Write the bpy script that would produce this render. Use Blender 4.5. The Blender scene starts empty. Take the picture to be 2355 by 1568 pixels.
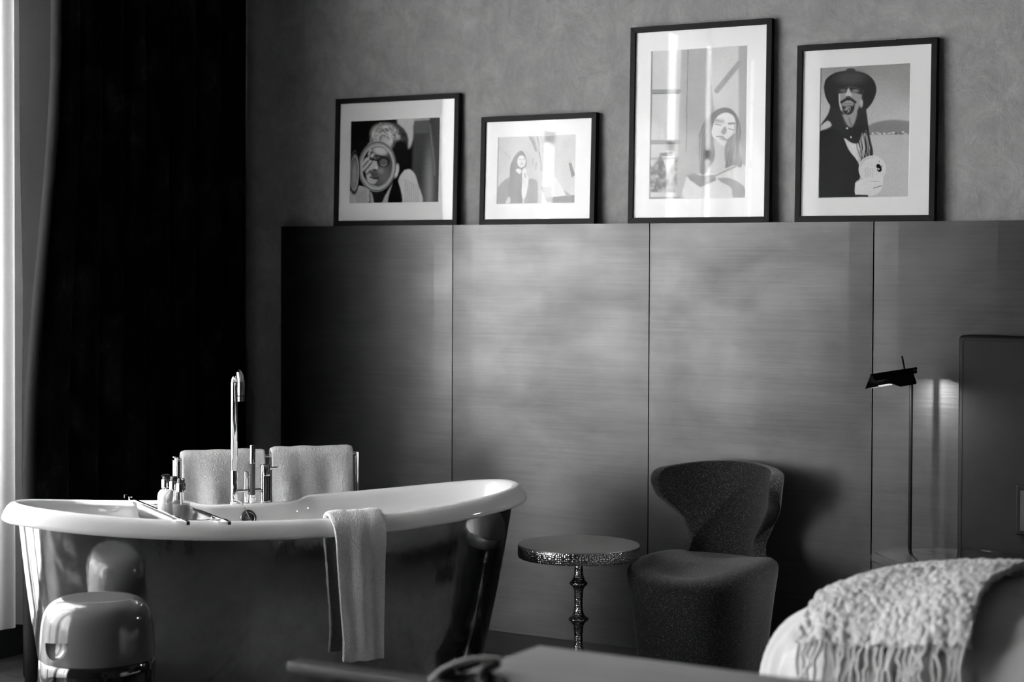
import bpy, bmesh, math, random
import numpy as np
from mathutils import Vector, Matrix, noise as mnoise

random.seed(7)
rng = np.random.default_rng(7)
PI = math.pi
SC = bpy.context.scene
COL = SC.collection

# ------------------------------------------------------------------ camera
F_PX, YAW, PITCH, ROLL, SHIFT = 4225.3, 0.538979, 0.0234676, 0.0040003, 81.88
cam_data = bpy.data.cameras.new('camera')
cam = bpy.data.objects.new('camera', cam_data)
COL.objects.link(cam)
_fw = Vector((-math.sin(YAW) * math.cos(PITCH), math.cos(YAW) * math.cos(PITCH), -math.sin(PITCH)))
_r = Vector((math.cos(YAW), math.sin(YAW), 0))
_u = _r.cross(_fw)
_r2 = math.cos(ROLL) * _r + math.sin(ROLL) * _u
_u2 = -math.sin(ROLL) * _r + math.cos(ROLL) * _u
m = Matrix((_r2, _u2, -_fw)).transposed().to_4x4()
m.translation = Vector((0.0, -6.0045, 1.50658))
cam.matrix_world = m
cam_data.sensor_width = 36.0
cam_data.lens = F_PX / 2355 * 36.0
cam_data.shift_y = -SHIFT / 2355
cam_data.clip_start = 0.05
cam_data.dof.use_dof = True
cam_data.dof.focus_distance = 6.2
cam_data.dof.aperture_fstop = 2.6
SC.camera = cam

# ------------------------------------------------------------------ light and exposure
SC.view_settings.view_transform = 'Standard'
SC.view_settings.look = 'None'
SC.view_settings.gamma = 1.0
SC.view_settings.use_curve_mapping = False
SC.view_settings.exposure = 1.0
SKY = 12.0
world = bpy.data.worlds.new('overcast_sky')
world.use_nodes = True
world.node_tree.nodes['Background'].inputs['Color'].default_value = (1, 1, 1, 1)
world.node_tree.nodes['Background'].inputs['Strength'].default_value = SKY
SC.world = world
sun_data = bpy.data.lights.new('sun', 'SUN')
sun_data.energy = 20.0
sun_data.angle = math.radians(2.0)
sun = bpy.data.objects.new('sun', sun_data)
COL.objects.link(sun)
SUN_DIR = Vector((0.50, 0.28, -0.82)).normalized()
sun.rotation_euler = SUN_DIR.to_track_quat('-Z', 'Y').to_euler()
sun.location = (-9, 2, 6)
WIN = [(-3.75, -1.205), (-6.75, -3.97)]          # window openings along y on the left wall
WZ = (0.62, 3.35)
XW = -5.2                                       # inner face of the window wall
for k, (y0, y1) in enumerate(WIN):              # daylight portals in the two openings (guide the sky light, emit nothing)
    pd = bpy.data.lights.new('window_daylight', 'AREA')
    pd.shape = 'RECTANGLE'
    pd.size = WZ[1] - WZ[0]
    pd.size_y = y1 - y0
    pd.cycles.is_portal = True
    po = bpy.data.objects.new('window_daylight', pd)
    COL.objects.link(po)
    po.matrix_world = Matrix.Translation((XW - 0.36, (y0 + y1) / 2, (WZ[0] + WZ[1]) / 2)) @ Matrix.Rotation(-PI / 2, 4, 'Y')

# ------------------------------------------------------------------ materials
MATS = {}

def mat(name, base=0.5, rough=0.5, metal=0.0, spec=0.5, **kw):
    mt = bpy.data.materials.new(name)
    mt.use_nodes = True
    b = mt.node_tree.nodes['Principled BSDF']
    b.inputs['Base Color'].default_value = (base, base, base, 1)
    b.inputs['Roughness'].default_value = rough
    b.inputs['Metallic'].default_value = metal
    b.inputs['Specular IOR Level'].default_value = spec
    for k, v in kw.items():
        b.inputs[k.replace('_', ' ')].default_value = v
    MATS[name] = mt
    return mt

class NT:
    """short node builder"""
    def __init__(s, mt):
        s.t = mt.node_tree
        s.b = s.t.nodes['Principled BSDF']
        s.co = s.t.nodes.new('ShaderNodeTexCoord')
        s.out = s.t.nodes['Material Output']
    def n(s, kind, **props):
        nd = s.t.nodes.new('ShaderNode' + kind)
        for k, v in props.items():
            if k in ('operation', 'blend_type', 'data_type', 'feature', 'noise_dimensions', 'distance', 'layer_name', 'wave_type', 'bands_direction'):
                setattr(nd, k, v)
        return nd
    def l(s, a, b):
        s.t.links.new(a, b)
    def coords(s, scale=(1, 1, 1), rot=(0, 0, 0), out='Object'):
        mp = s.n('Mapping')
        mp.inputs['Scale'].default_value = scale
        mp.inputs['Rotation'].default_value = rot
        s.l(s.co.outputs[out], mp.inputs['Vector'])
        return mp.outputs['Vector']
    def noise(s, vec, scale, detail=4, rough=0.55, dist=0.0):
        nd = s.n('TexNoise')
        nd.inputs['Scale'].default_value = scale
        nd.inputs['Detail'].default_value = detail
        nd.inputs['Roughness'].default_value = rough
        nd.inputs['Distortion'].default_value = dist
        s.l(vec, nd.inputs['Vector'])
        return nd.outputs['Fac']
    def vor(s, vec, scale, feature='F1', rnd=1.0):
        nd = s.n('TexVoronoi')
        nd.feature = feature
        nd.inputs['Scale'].default_value = scale
        nd.inputs['Randomness'].default_value = rnd
        s.l(vec, nd.inputs['Vector'])
        return nd.outputs['Distance']
    def ramp(s, fac, stops):
        nd = s.n('ValToRGB')
        el = nd.color_ramp.elements
        while len(el) < len(stops):
            el.new(0.5)
        for e, (p, v) in zip(el, stops):
            e.position = p
            e.color = (v, v, v, 1)
        s.l(fac, nd.inputs['Fac'])
        return nd.outputs['Color']
    def mix(s, a, b, fac=0.5, blend='MIX'):
        nd = s.n('MixRGB', blend_type=blend)
        for sock, v in (('Fac', fac), ('Color1', a), ('Color2', b)):
            if hasattr(v, 'is_linked') or hasattr(v, 'links'):
                s.l(v, nd.inputs[sock])
            elif sock == 'Fac':
                nd.inputs[sock].default_value = v
            else:
                nd.inputs[sock].default_value = (v, v, v, 1)
        return nd.outputs['Color']
    def math(s, op, a, b=0.0):
        nd = s.n('Math', operation=op)
        for i, v in enumerate((a, b)):
            if hasattr(v, 'links'):
                s.l(v, nd.inputs[i])
            else:
                nd.inputs[i].default_value = v
        return nd.outputs['Value']
    def bump(s, h, strength=0.3, dist=0.01, normal=None):
        nd = s.n('Bump')
        nd.inputs['Strength'].default_value = strength
        nd.inputs['Distance'].default_value = dist
        s.l(h, nd.inputs['Height'])
        if normal is not None:
            s.l(normal, nd.inputs['Normal'])
        return nd.outputs['Normal']
    def set(s, **kw):
        for k, v in kw.items():
            s.l(v, s.b.inputs[k.replace('_', ' ')])

def m_plaster():
    mt = mat('trowelled_plaster', 0.2, 0.72, 0, 0.3)
    t = NT(mt)
    v = t.coords()
    big = t.noise(v, 1.6, 5, 0.6, 0.4)
    mid = t.noise(v, 7.0, 6, 0.65, 1.6)
    fine = t.noise(v, 60.0, 3, 0.6)
    c = t.mix(t.ramp(big, [(0.3, 0.18), (0.7, 0.26)]), t.ramp(mid, [(0.3, 0.165), (0.5, 0.225), (0.72, 0.31)]), 0.45)
    c = t.mix(c, t.ramp(fine, [(0.3, 0.9), (0.7, 1.05)]), 0.5, 'MULTIPLY')
    # trowel marks: thin ridges where a distorted noise crosses its middle
    w = t.noise(t.coords((1, 1, 0.7), (0, 0.5, 0)), 4.2, 3, 0.5, 2.6)
    ridge = t.math('ABSOLUTE', t.math('SUBTRACT', w, 0.5))
    line = t.ramp(ridge, [(0.0, 1.0), (0.03, 0.0)])
    w2 = t.noise(v, 2.3, 2, 0.5)
    line = t.math('MULTIPLY', line, t.ramp(w2, [(0.45, 0.0), (0.62, 1.0)]))
    tex2 = t.noise(t.coords((1, 1, .6), (0, .7, 0)), 15.0, 6, 0.7, 1.2)
    c = t.mix(c, t.ramp(tex2, [(0.3, 0.86), (0.7, 1.12)]), 0.8, 'MULTIPLY')
    h = t.math('ADD', t.math('ADD', t.math('MULTIPLY', mid, 0.5), t.math('MULTIPLY', tex2, 0.45)), t.math('MULTIPLY', line, 0.06))
    t.set(Base_Color=c, Normal=t.bump(h, 0.75, 0.012))
    return mt

def m_steel_panel():
    mt = mat('dark_brushed_steel', 0.3, 0.4, 0.9)
    t = NT(mt)
    streak = t.noise(t.coords((0.7, 1, 34)), 3.0, 5, 0.6)
    fine = t.noise(t.coords((2.5, 1, 260)), 3.0, 3, 0.6)
    blot = t.noise(t.coords((0.8, 1, 1.5)), 3.4, 4, 0.55, 0.3)
    c = t.mix(t.ramp(streak, [(0.3, 0.055), (0.7, 0.08)]), t.ramp(blot, [(0.3, 0.04), (0.7, 0.095)]), 0.5)
    c = t.mix(c, t.ramp(fine, [(0.3, 0.85), (0.7, 1.1)]), 0.6, 'MULTIPLY')
    spots = t.vor(t.coords(), 48.0)
    clus = t.noise(t.coords(), 2.6, 3)
    pit = t.math('LESS_THAN', spots, t.math('MULTIPLY', t.math('MAXIMUM', t.math('SUBTRACT', clus, 0.53), 0.0), 0.6))
    c = t.mix(c, 0.03, t.math('MULTIPLY', pit, 0.8))
    r = t.ramp(blot, [(0.3, 0.36), (0.75, 0.30)])
    h = t.math('ADD', t.math('MULTIPLY', streak, 0.5), t.math('MULTIPLY', fine, 0.25))
    tg = t.n('Tangent'); tg.direction_type = 'UV_MAP'; tg.uv_map = 'brush'
    t.b.inputs['Anisotropic'].default_value = 0.3
    t.b.inputs['Anisotropic Rotation'].default_value = 0.25
    t.set(Base_Color=c, Roughness=r, Tangent=tg.outputs['Tangent'], Normal=t.bump(h, 0.12, 0.004))
    return mt

def m_velvet():
    mt = mat('black_crushed_velvet', 0.006, 0.9, 0, 0.03)
    t = NT(mt)
    n = t.noise(t.coords((1, 1, 0.6)), 9.0, 5, 0.65, 0.3)
    t.set(Base_Color=t.ramp(n, [(0.45, 0.0008), (0.58, 0.006), (0.72, 0.022)]))
    mt.node_tree.nodes['Principled BSDF'].inputs['Sheen Weight'].default_value = 0.015
    return mt

def m_cloth(name, base, scale=240, bump=0.25, rough=0.9, contrast=0.12, sheen=0.1):
    mt = mat(name, base, rough, 0, 0.15, Sheen_Weight=sheen)
    t = NT(mt)
    n = t.noise(t.coords(), scale, 3, 0.7)
    big = t.noise(t.coords(), scale / 14, 3, 0.6)
    c = t.mix(t.ramp(n, [(0.3, base * (1 - contrast)), (0.7, min(1, base * (1 + contrast)))]), t.ramp(big, [(0.3, 0.95), (0.7, 1.03)]), 0.7, 'MULTIPLY')
    t.set(Base_Color=c, Normal=t.bump(n, bump, 0.004))
    return mt

def m_sheer():
    mt = bpy.data.materials.new('white_sheer_voile')
    mt.use_nodes = True
    nt = mt.node_tree
    nt.nodes.remove(nt.nodes['Principled BSDF'])
    out = nt.nodes['Material Output']
    tr = nt.nodes.new('ShaderNodeBsdfTransparent')
    tl = nt.nodes.new('ShaderNodeBsdfTranslucent')
    df = nt.nodes.new('ShaderNodeBsdfDiffuse')
    tl.inputs['Color'].default_value = (.9, .9, .9, 1)
    df.inputs['Color'].default_value = (.8, .8, .8, 1)
    co = nt.nodes.new('ShaderNodeTexCoord')
    mp = nt.nodes.new('ShaderNodeMapping')
    mp.inputs['Scale'].default_value = (1, 1, 8)
    ns = nt.nodes.new('ShaderNodeTexNoise')
    ns.inputs['Scale'].default_value = 30
    ns.inputs['Detail'].default_value = 3
    rp = nt.nodes.new('ShaderNodeMapRange')
    rp.inputs['From Min'].default_value = 0.3
    rp.inputs['From Max'].default_value = 0.7
    rp.inputs['To Min'].default_value = 0.94
    rp.inputs['To Max'].default_value = 0.98
    m1 = nt.nodes.new('ShaderNodeMixShader')
    m2 = nt.nodes.new('ShaderNodeMixShader')
    m1.inputs['Fac'].default_value = 0.35
    nt.links.new(co.outputs['Object'], mp.inputs['Vector'])
    nt.links.new(mp.outputs['Vector'], ns.inputs['Vector'])
    nt.links.new(ns.outputs['Fac'], rp.inputs['Value'])
    nt.links.new(tl.outputs[0], m1.inputs[1])
    nt.links.new(df.outputs[0], m1.inputs[2])
    nt.links.new(rp.outputs['Result'], m2.inputs['Fac'])
    nt.links.new(tr.outputs[0], m2.inputs[1])
    nt.links.new(m1.outputs[0], m2.inputs[2])
    nt.links.new(m2.outputs[0], out.inputs['Surface'])
    MATS['white_sheer_voile'] = mt
    return mt

def m_glass(name, base=1.0, rough=0.0, ior=1.45):
    """clear glass that lets shadow rays through: a fresnel mix of mirror and plain transparency (thin panes)"""
    mt = bpy.data.materials.new(name)
    mt.use_nodes = True
    nt = mt.node_tree
    nt.nodes.remove(nt.nodes['Principled BSDF'])
    out = nt.nodes['Material Output']
    tr = nt.nodes.new('ShaderNodeBsdfTransparent')
    tr.inputs['Color'].default_value = (base, base, base, 1)
    gl = nt.nodes.new('ShaderNodeBsdfGlossy')
    gl.inputs['Roughness'].default_value = rough
    fr = nt.nodes.new('ShaderNodeFresnel')
    ge = nt.nodes.new('ShaderNodeNewGeometry')
    mr = nt.nodes.new('ShaderNodeMapRange')          # the same fresnel on the way in and on the way out (the pane does not bend the ray)
    mr.inputs['To Min'].default_value = ior
    mr.inputs['To Max'].default_value = 1 / ior
    nt.links.new(ge.outputs['Backfacing'], mr.inputs['Value'])
    nt.links.new(mr.outputs['Result'], fr.inputs['IOR'])
    mx = nt.nodes.new('ShaderNodeMixShader')
    nt.links.new(fr.outputs[0], mx.inputs[0])
    nt.links.new(tr.outputs[0], mx.inputs[1])
    nt.links.new(gl.outputs[0], mx.inputs[2])
    nt.links.new(mx.outputs[0], out.inputs['Surface'])
    MATS[name] = mt
    return mt

def m_hammered():
    mt = mat('hammered_nickel', 0.55, 0.12, 1.0)
    t = NT(mt)
    d = t.vor(t.coords(), 150.0, 'SMOOTH_F1', 0.45)
    t.set(Normal=t.bump(d, 0.6, 0.006))
    return mt

def m_tub_metal():
    mt = mat('polished_tub_skirt', 0.5, 0.1, 1.0)
    t = NT(mt)
    n = t.noise(t.coords((1, 1, 0.35)), 7.0, 4, 0.6)
    f = t.noise(t.coords((1, 1, 0.1)), 60.0, 3, 0.6)
    blot = t.noise(t.coords(), 16.0, 4, 0.7)
    t.set(Roughness=t.ramp(blot, [(0.3, 0.05), (0.75, 0.13)]), Base_Color=t.ramp(blot, [(0.3, 0.42), (0.7, 0.55)]),
          Normal=t.bump(t.math('ADD', n, t.math('MULTIPLY', f, 0.06)), 0.06, 0.02))
    return mt

def m_wood(name, lo, hi, rough, axis_scale=(1.2, 22, 22), spec=0.4):
    mt = mat(name, hi, rough, 0, spec)
    t = NT(mt)
    g = t.noise(t.coords(axis_scale), 2.4, 6, 0.65, 0.6)
    b = t.noise(t.coords((1, 3, 3)), 1.3, 3)
    c = t.mix(t.ramp(g, [(0.3, lo), (0.7, hi)]), t.ramp(b, [(0.3, 0.75), (0.7, 1.15)]), 0.8, 'MULTIPLY')
    t.set(Base_Color=c, Normal=t.bump(g, 0.25, 0.004))
    return mt

def m_tweed():
    mt = mat('charcoal_tweed', 0.03, 0.9, 0, 0.1, Sheen_Weight=0.1)
    t = NT(mt)
    a = t.noise(t.coords((1, 1, 0.35)), 420, 2, 0.7)
    b = t.noise(t.coords((0.35, 0.35, 1)), 420, 2, 0.7)
    s = t.math('MAXIMUM', a, b)
    t.set(Base_Color=t.ramp(s, [(0.48, 0.005), (0.62, 0.016), (0.74, 0.11)]), Normal=t.bump(s, 0.4, 0.003))
    return mt

def m_leather():
    mt = mat('dark_grey_leather', 0.03, 0.5, 0, 0.1)
    t = NT(mt)
    d = t.vor(t.coords(), 170.0)
    n = t.noise(t.coords(), 5.0, 3)
    t.set(Base_Color=t.ramp(n, [(0.3, 0.005), (0.7, 0.008)]), Normal=t.bump(d, 0.06, 0.002))
    return mt

def m_print(name):
    mt = mat(name, 0.5, 0.9, 0, 0.0)
    t = NT(mt)
    a = t.n('VertexColor', layer_name='ink')
    t.set(Base_Color=a.outputs['Color'])
    return mt

m_plaster(); m_steel_panel(); m_velvet(); m_sheer(); m_hammered(); m_tub_metal(); m_tweed(); m_leather()
m_cloth('curtain_lining', 0.012, 300, 0.1, sheen=0.0)
MATS['curtain_lining'].node_tree.nodes['Principled BSDF'].inputs['Specular IOR Level'].default_value = 0.0
m_cloth('white_terry', 0.62, 210, 0.9, 0.95, 0.12, 0.2)
m_cloth('white_cotton', 0.44, 420, 0.1, 0.85, 0.03)
m_cloth('pale_boucle_wool', 0.50, 130, 0.8, 0.95, 0.2, 0.3)
m_glass('picture_glass', 1.0, 0.0, 1.33)
m_glass('window_glass', 1.0, 0.0, 1.45)
m_glass('table_glass', 0.93, 0.0, 1.5)
m_glass('bottle_glass', 0.88, 0.02, 1.35)
m_wood('dark_floor_wood', 0.018, 0.055, 0.42)
m_wood('grey_table_wood', 0.17, 0.23, 0.36, (1.2, 14, 14))
mat('ceiling_paint', 0.12, 0.9)
mat('dark_wall_paint', 0.03, 0.85)
mat('velvet_hem', 0.015, 0.95, 0, 0.02)
mat('front_wall_paint', 0.01, 0.85)
mat('window_frame_paint', 0.35, 0.5)
mat('white_enamel', 0.66, 0.07, 0, 0.5, Coat_Weight=0.4, Coat_Roughness=0.05)
mat('chrome', 0.78, 0.05, 1.0)
mat('dull_chrome', 0.35, 0.22, 1.0)
mat('black_frame_lacquer', 0.004, 0.5, 0, 0.12)
mat('mat_board', 0.62, 0.9, 0, 0.1)
mat('mat_bevel', 0.85, 0.9, 0, 0.1)
mat('black_metal', 0.003, 0.5, 0.0, 0.1)
mat('black_plastic', 0.02, 0.35)
mat('grey_plastic', 0.05, 0.45)
mat('stool_glaze', 0.10, 0.09, 0, 0.55)
mat('stool_black_glaze', 0.006, 0.06, 0, 0.6, Coat_Weight=1.0, Coat_Roughness=0.02)
mat('satin_table_top', 0.13, 0.42, 0.6)
mat('white_lotion', 0.72, 0.5)
mat('clear_gel', 0.18, 0.15, 0, 0.5)
mat('plinth_black', 0.012, 0.6)
mat('dark_wood_black', 0.003, 0.6, 0, 0.08)
mat('dark_wood_gloss', 0.02, 0.4, 0, 0.5)
mat('pale_beads', 0.30, 0.5)
mat('lens_white', 0.8, 0.5)
m_ = mat('lamp_glow', 0.15, 0.5)
m_.node_tree.nodes['Principled BSDF'].inputs['Emission Color'].default_value = (1, 1, 1, 1)
m_.node_tree.nodes['Principled BSDF'].inputs['Emission Strength'].default_value = 0.35
for k in range(4):
    m_print('portrait_print_%s' % 'abcd'[k])

# ------------------------------------------------------------------ object helpers
def link(name, me, mt, parent=None, loc=None, smooth=False, bevel=0, subsurf=0, autosmooth=False):
    o = bpy.data.objects.new(name, me)
    COL.objects.link(o)
    if mt:
        me.materials.append(MATS[mt] if isinstance(mt, str) else mt)
    if parent is not None:
        o.parent = parent
    if loc is not None:
        o.location = loc
    if smooth:
        me.polygons.foreach_set('use_smooth', [True] * len(me.polygons))
    if bevel:
        b = o.modifiers.new('bevel', 'BEVEL')
        b.width = bevel
        b.segments = 3
        b.limit_method = 'ANGLE'
        b.angle_limit = math.radians(50)
        b.harden_normals = False
    if subsurf:
        s = o.modifiers.new('sub', 'SUBSURF')
        s.levels = s.render_levels = subsurf
    return o

def from_bm(name, bm, mt, parent=None, **kw):
    me = bpy.data.meshes.new(name)
    bmesh.ops.recalc_face_normals(bm, faces=bm.faces)
    bm.to_mesh(me)
    bm.free()
    return link(name, me, mt, parent, **kw)

def from_data(name, v, f, mt, parent=None, **kw):
    me = bpy.data.meshes.new(name)
    me.from_pydata([tuple(map(float, p)) for p in v], [], f)
    me.update()
    return link(name, me, mt, parent, **kw)

def box(bm, lo, hi, mtx=None):
    r = bmesh.ops.create_cube(bm, size=1.0)
    c = [(a + b) / 2 for a, b in zip(lo, hi)]
    s = [b - a for a, b in zip(lo, hi)]
    for v in r['verts']:
        v.co = Vector((v.co.x * s[0] + c[0], v.co.y * s[1] + c[1], v.co.z * s[2] + c[2]))
        if mtx is not None:
            v.co = mtx @ v.co
    return r['verts']

def boxo(name, lo, hi, mt, parent=None, bevel=0.0, mtx=None, **kw):
    bm = bmesh.new()
    box(bm, lo, hi, mtx)
    return from_bm(name, bm, mt, parent, bevel=bevel, **kw)

def tube(bm, pts, rad, seg=12, cap=True, closed=False):
    pts = [Vector(p) for p in pts]
    n = len(pts)
    rads = rad if isinstance(rad, (list, tuple)) else [rad] * n
    rings = []
    t0 = (pts[1] - pts[0]).normalized()
    ref = Vector((0, 0, 1)) if abs(t0.z) < 0.9 else Vector((1, 0, 0))
    nx = t0.cross(ref).normalized()
    for i, p in enumerate(pts):
        if closed:
            t = (pts[(i + 1) % n] - pts[i - 1]).normalized()
        else:
            t = (pts[min(i + 1, n - 1)] - pts[max(i - 1, 0)]).normalized()
        nx = (nx - t * nx.dot(t)).normalized()
        ny = t.cross(nx)
        rings.append([bm.verts.new(p + (nx * math.cos(2 * PI * k / seg) + ny * math.sin(2 * PI * k / seg)) * rads[i]) for k in range(seg)])
    m_ = n if closed else n - 1
    for i in range(m_):
        a, b = rings[i], rings[(i + 1) % n]
        for k in range(seg):
            bm.faces.new((a[k], a[(k + 1) % seg], b[(k + 1) % seg], b[k]))
    if cap and not closed:
        bm.faces.new(rings[0][::-1])
        bm.faces.new(rings[-1])

def tubeo(name, pts, rad, mt, parent=None, seg=14, closed=False, smooth=True):
    bm = bmesh.new()
    tube(bm, pts, rad, seg, True, closed)
    o = from_bm(name, bm, mt, parent, smooth=smooth)
    auto(o)
    return o

def auto(o, ang=40):
    """smooth shading with the sharp edges kept sharp"""
    bm = bmesh.new()
    bm.from_mesh(o.data)
    for e in bm.edges:
        if len(e.link_faces) == 2 and e.calc_face_angle(0) > math.radians(ang):
            e.smooth = False
    for f in bm.faces:
        f.smooth = True
    bm.to_mesh(o.data)
    bm.free()

def lathe(name, prof, mt, parent=None, seg=48, loc=(0, 0, 0), cap=True, ang=40):
    bm = bmesh.new()
    rings = []
    for r, z in prof:
        if r < 1e-5:
            rings.append([bm.verts.new((loc[0], loc[1], loc[2] + z))])
        else:
            rings.append([bm.verts.new((loc[0] + r * math.cos(2 * PI * k / seg), loc[1] + r * math.sin(2 * PI * k / seg), loc[2] + z)) for k in range(seg)])
    for a, b in zip(rings, rings[1:]):
        if len(a) == 1 and len(b) == 1:
            continue
        for k in range(seg):
            k2 = (k + 1) % seg
            if len(a) == 1:
                bm.faces.new((a[0], b[k2], b[k]))
            elif len(b) == 1:
                bm.faces.new((a[k], a[k2], b[0]))
            else:
                bm.faces.new((a[k], a[k2], b[k2], b[k]))
    if cap:
        for rr in (rings[0], rings[-1]):
            if len(rr) > 2:
                bm.faces.new(rr)
    o = from_bm(name, bm, mt, parent)
    auto(o, ang)
    return o

def grid_mesh(name, P, mt, parent=None, closed_u=False, thick=0, offset=0, subsurf=0, smooth=True):
    """P: array (nu, nv, 3)"""
    P = np.asarray(P, float)
    nu, nv = P.shape[:2]
    f = []
    for i in range(nu if closed_u else nu - 1):
        i2 = (i + 1) % nu
        for j in range(nv - 1):
            f.append((i * nv + j, i2 * nv + j, i2 * nv + j + 1, i * nv + j + 1))
    o = from_data(name, P.reshape(-1, 3), f, mt, parent, smooth=smooth)
    if thick:
        s = o.modifiers.new('thickness', 'SOLIDIFY')
        s.thickness = thick
        s.offset = offset
    if subsurf:
        s = o.modifiers.new('sub', 'SUBSURF')
        s.levels = s.render_levels = subsurf
    return o

def thing(name, label, cat, loc=(0, 0, 0), rot=(0, 0, 0), group=None):
    o = bpy.data.objects.new(name, None)
    COL.objects.link(o)
    o.location = loc
    o.rotation_euler = rot
    o.empty_display_size = 0.1
    return tag(o, label, cat, group)

def tag(o, label=None, cat=None, group=None, kind=None):
    if label: o['label'] = label
    if cat: o['category'] = cat
    if group: o['group'] = group
    if kind: o['kind'] = kind
    return o

def nz(x, y=0.0, z=0.0):
    return mnoise.noise(Vector((x, y, z)))

def smooth01(x):
    x = np.clip(x, 0, 1)
    return x * x * (3 - 2 * x)

def catmull(pts, n):
    pts = [np.array(p, float) for p in pts]
    out = []
    ex = [2 * pts[0] - pts[1]] + pts + [2 * pts[-1] - pts[-2]]
    seg = len(pts) - 1
    for k in range(n):
        t = k / (n - 1) * seg
        i = min(int(t), seg - 1)
        u = t - i
        p0, p1, p2, p3 = ex[i:i + 4]
        out.append(0.5 * ((2 * p1) + (-p0 + p2) * u + (2 * p0 - 5 * p1 + 4 * p2 - p3) * u * u + (-p0 + 3 * p1 - 3 * p2 + p3) * u ** 3))
    return np.array(out)

# ------------------------------------------------------------------ room shell
X0, X1, Y0, Y1, ZC = XW, 2.7, -7.3, 0.045, 3.75
floor = boxo('floor', (X0 - .5, Y0 - .2, -0.12), (X1 + .2, Y1 + .2, -0.012), 'plinth_black')
tag(floor, kind='structure')
pw, pl = 0.16, 2.1
bm = bmesh.new(); box(bm, (0, 0, -0.012), (pl - 0.003, pw - 0.003, 0.0))
plank_me = bpy.data.meshes.new('plank'); bm.to_mesh(plank_me); bm.free()
plank_me.materials.append(MATS['dark_floor_wood'])
row = 0
y = Y1
while y > Y0:
    y -= pw
    x = X0 - random.uniform(0, 1.6)
    while x < X1:
        o = bpy.data.objects.new('plank', plank_me)
        COL.objects.link(o)
        o.parent = floor
        xs = max(x, X0)
        o.location = (x, y, random.uniform(-0.0012, 0.0))
        if x < X0:
            o.location.x = X0
            o.scale.x = (x + pl - X0) / pl
        elif x + pl > X1:
            o.scale.x = (X1 - x) / pl
        x += pl
wall = boxo('wall_back', (X0 - .4, Y1, 0), (X1 + .2, Y1 + .2, ZC), 'trowelled_plaster'); tag(wall, kind='structure')
tag(boxo('wall_right', (X1, Y0 - .2, 0), (X1 + .2, Y1, ZC), 'dark_wall_paint'), kind='structure')
tag(boxo('wall_front', (X0 - .4, Y0 - .2, 0), (X1, Y0, ZC), 'front_wall_paint'), kind='structure')
tag(boxo('ceiling', (X0 - .4, Y0 - .2, ZC), (X1 + .2, Y1 + .2, ZC + .15), 'ceiling_paint'), kind='structure')
# window wall with two openings
bm = bmesh.new()
xo = XW - 0.36
ys = [Y0, WIN[1][0], WIN[1][1], WIN[0][0], WIN[0][1], Y1]
for a, b in ((ys[0], ys[1]), (ys[2], ys[3]), (ys[4], ys[5])):
    box(bm, (xo, a, 0), (XW, b, ZC))
for a, b in WIN:
    box(bm, (xo, a, WZ[1]), (XW, b, ZC))
tag(from_bm('wall_left', bm, 'dark_wall_paint'), kind='structure')
for k, (a, b) in enumerate(WIN):
    w = thing('window_%d' % (k + 1), None, None, (XW - 0.28, (a + b) / 2, WZ[0]))
    tag(w, kind='structure')
    hw, hh = (b - a) / 2, WZ[1] - WZ[0]
    bm = bmesh.new()
    for yy in (-hw, hw - 0.07):
        box(bm, (-.03, yy, 0), (.03, yy + .07, hh))
    for zz in (0, hh - .07):
        box(bm, (-.03, -hw + .07, zz), (.03, hw - .07, zz + .07))
    from_bm('window_frame', bm, 'window_frame_paint', w)
    boxo('bottom_panel', (-.03, -hw, -WZ[0]), (.03, hw, 0), 'window_frame_paint', w)
    boxo('mullion', (-.028, -.04, .07), (.028, .04, hh - .07), 'window_frame_paint', w)
    boxo('transom', (-.027, -hw + .07, hh * .68), (.027, hw - .07, hh * .68 + .06), 'window_frame_paint', w)
    for s in (-1, 1):
        boxo('pane', (-.004, min(s * .04, s * (hw - .07)), .07), (.004, max(s * .04, s * (hw - .07)), hh * .68), 'window_glass', w)
        boxo('pane', (-.004, min(s * .04, s * (hw - .07)), hh * .68 + .06), (.004, max(s * .04, s * (hw - .07)), hh - .07), 'window_glass', w)
tag(boxo('trim_1', (XW, -7.0, 3.42), (XW + .5, Y1, 3.47), 'dark_wall_paint'), kind='structure')   # curtain pelmet, above the picture
tag(boxo('baseboard_back', (-4.69, 0.012, 0), (X1, Y1, 0.088), 'plinth_black'), kind='structure')

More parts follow.
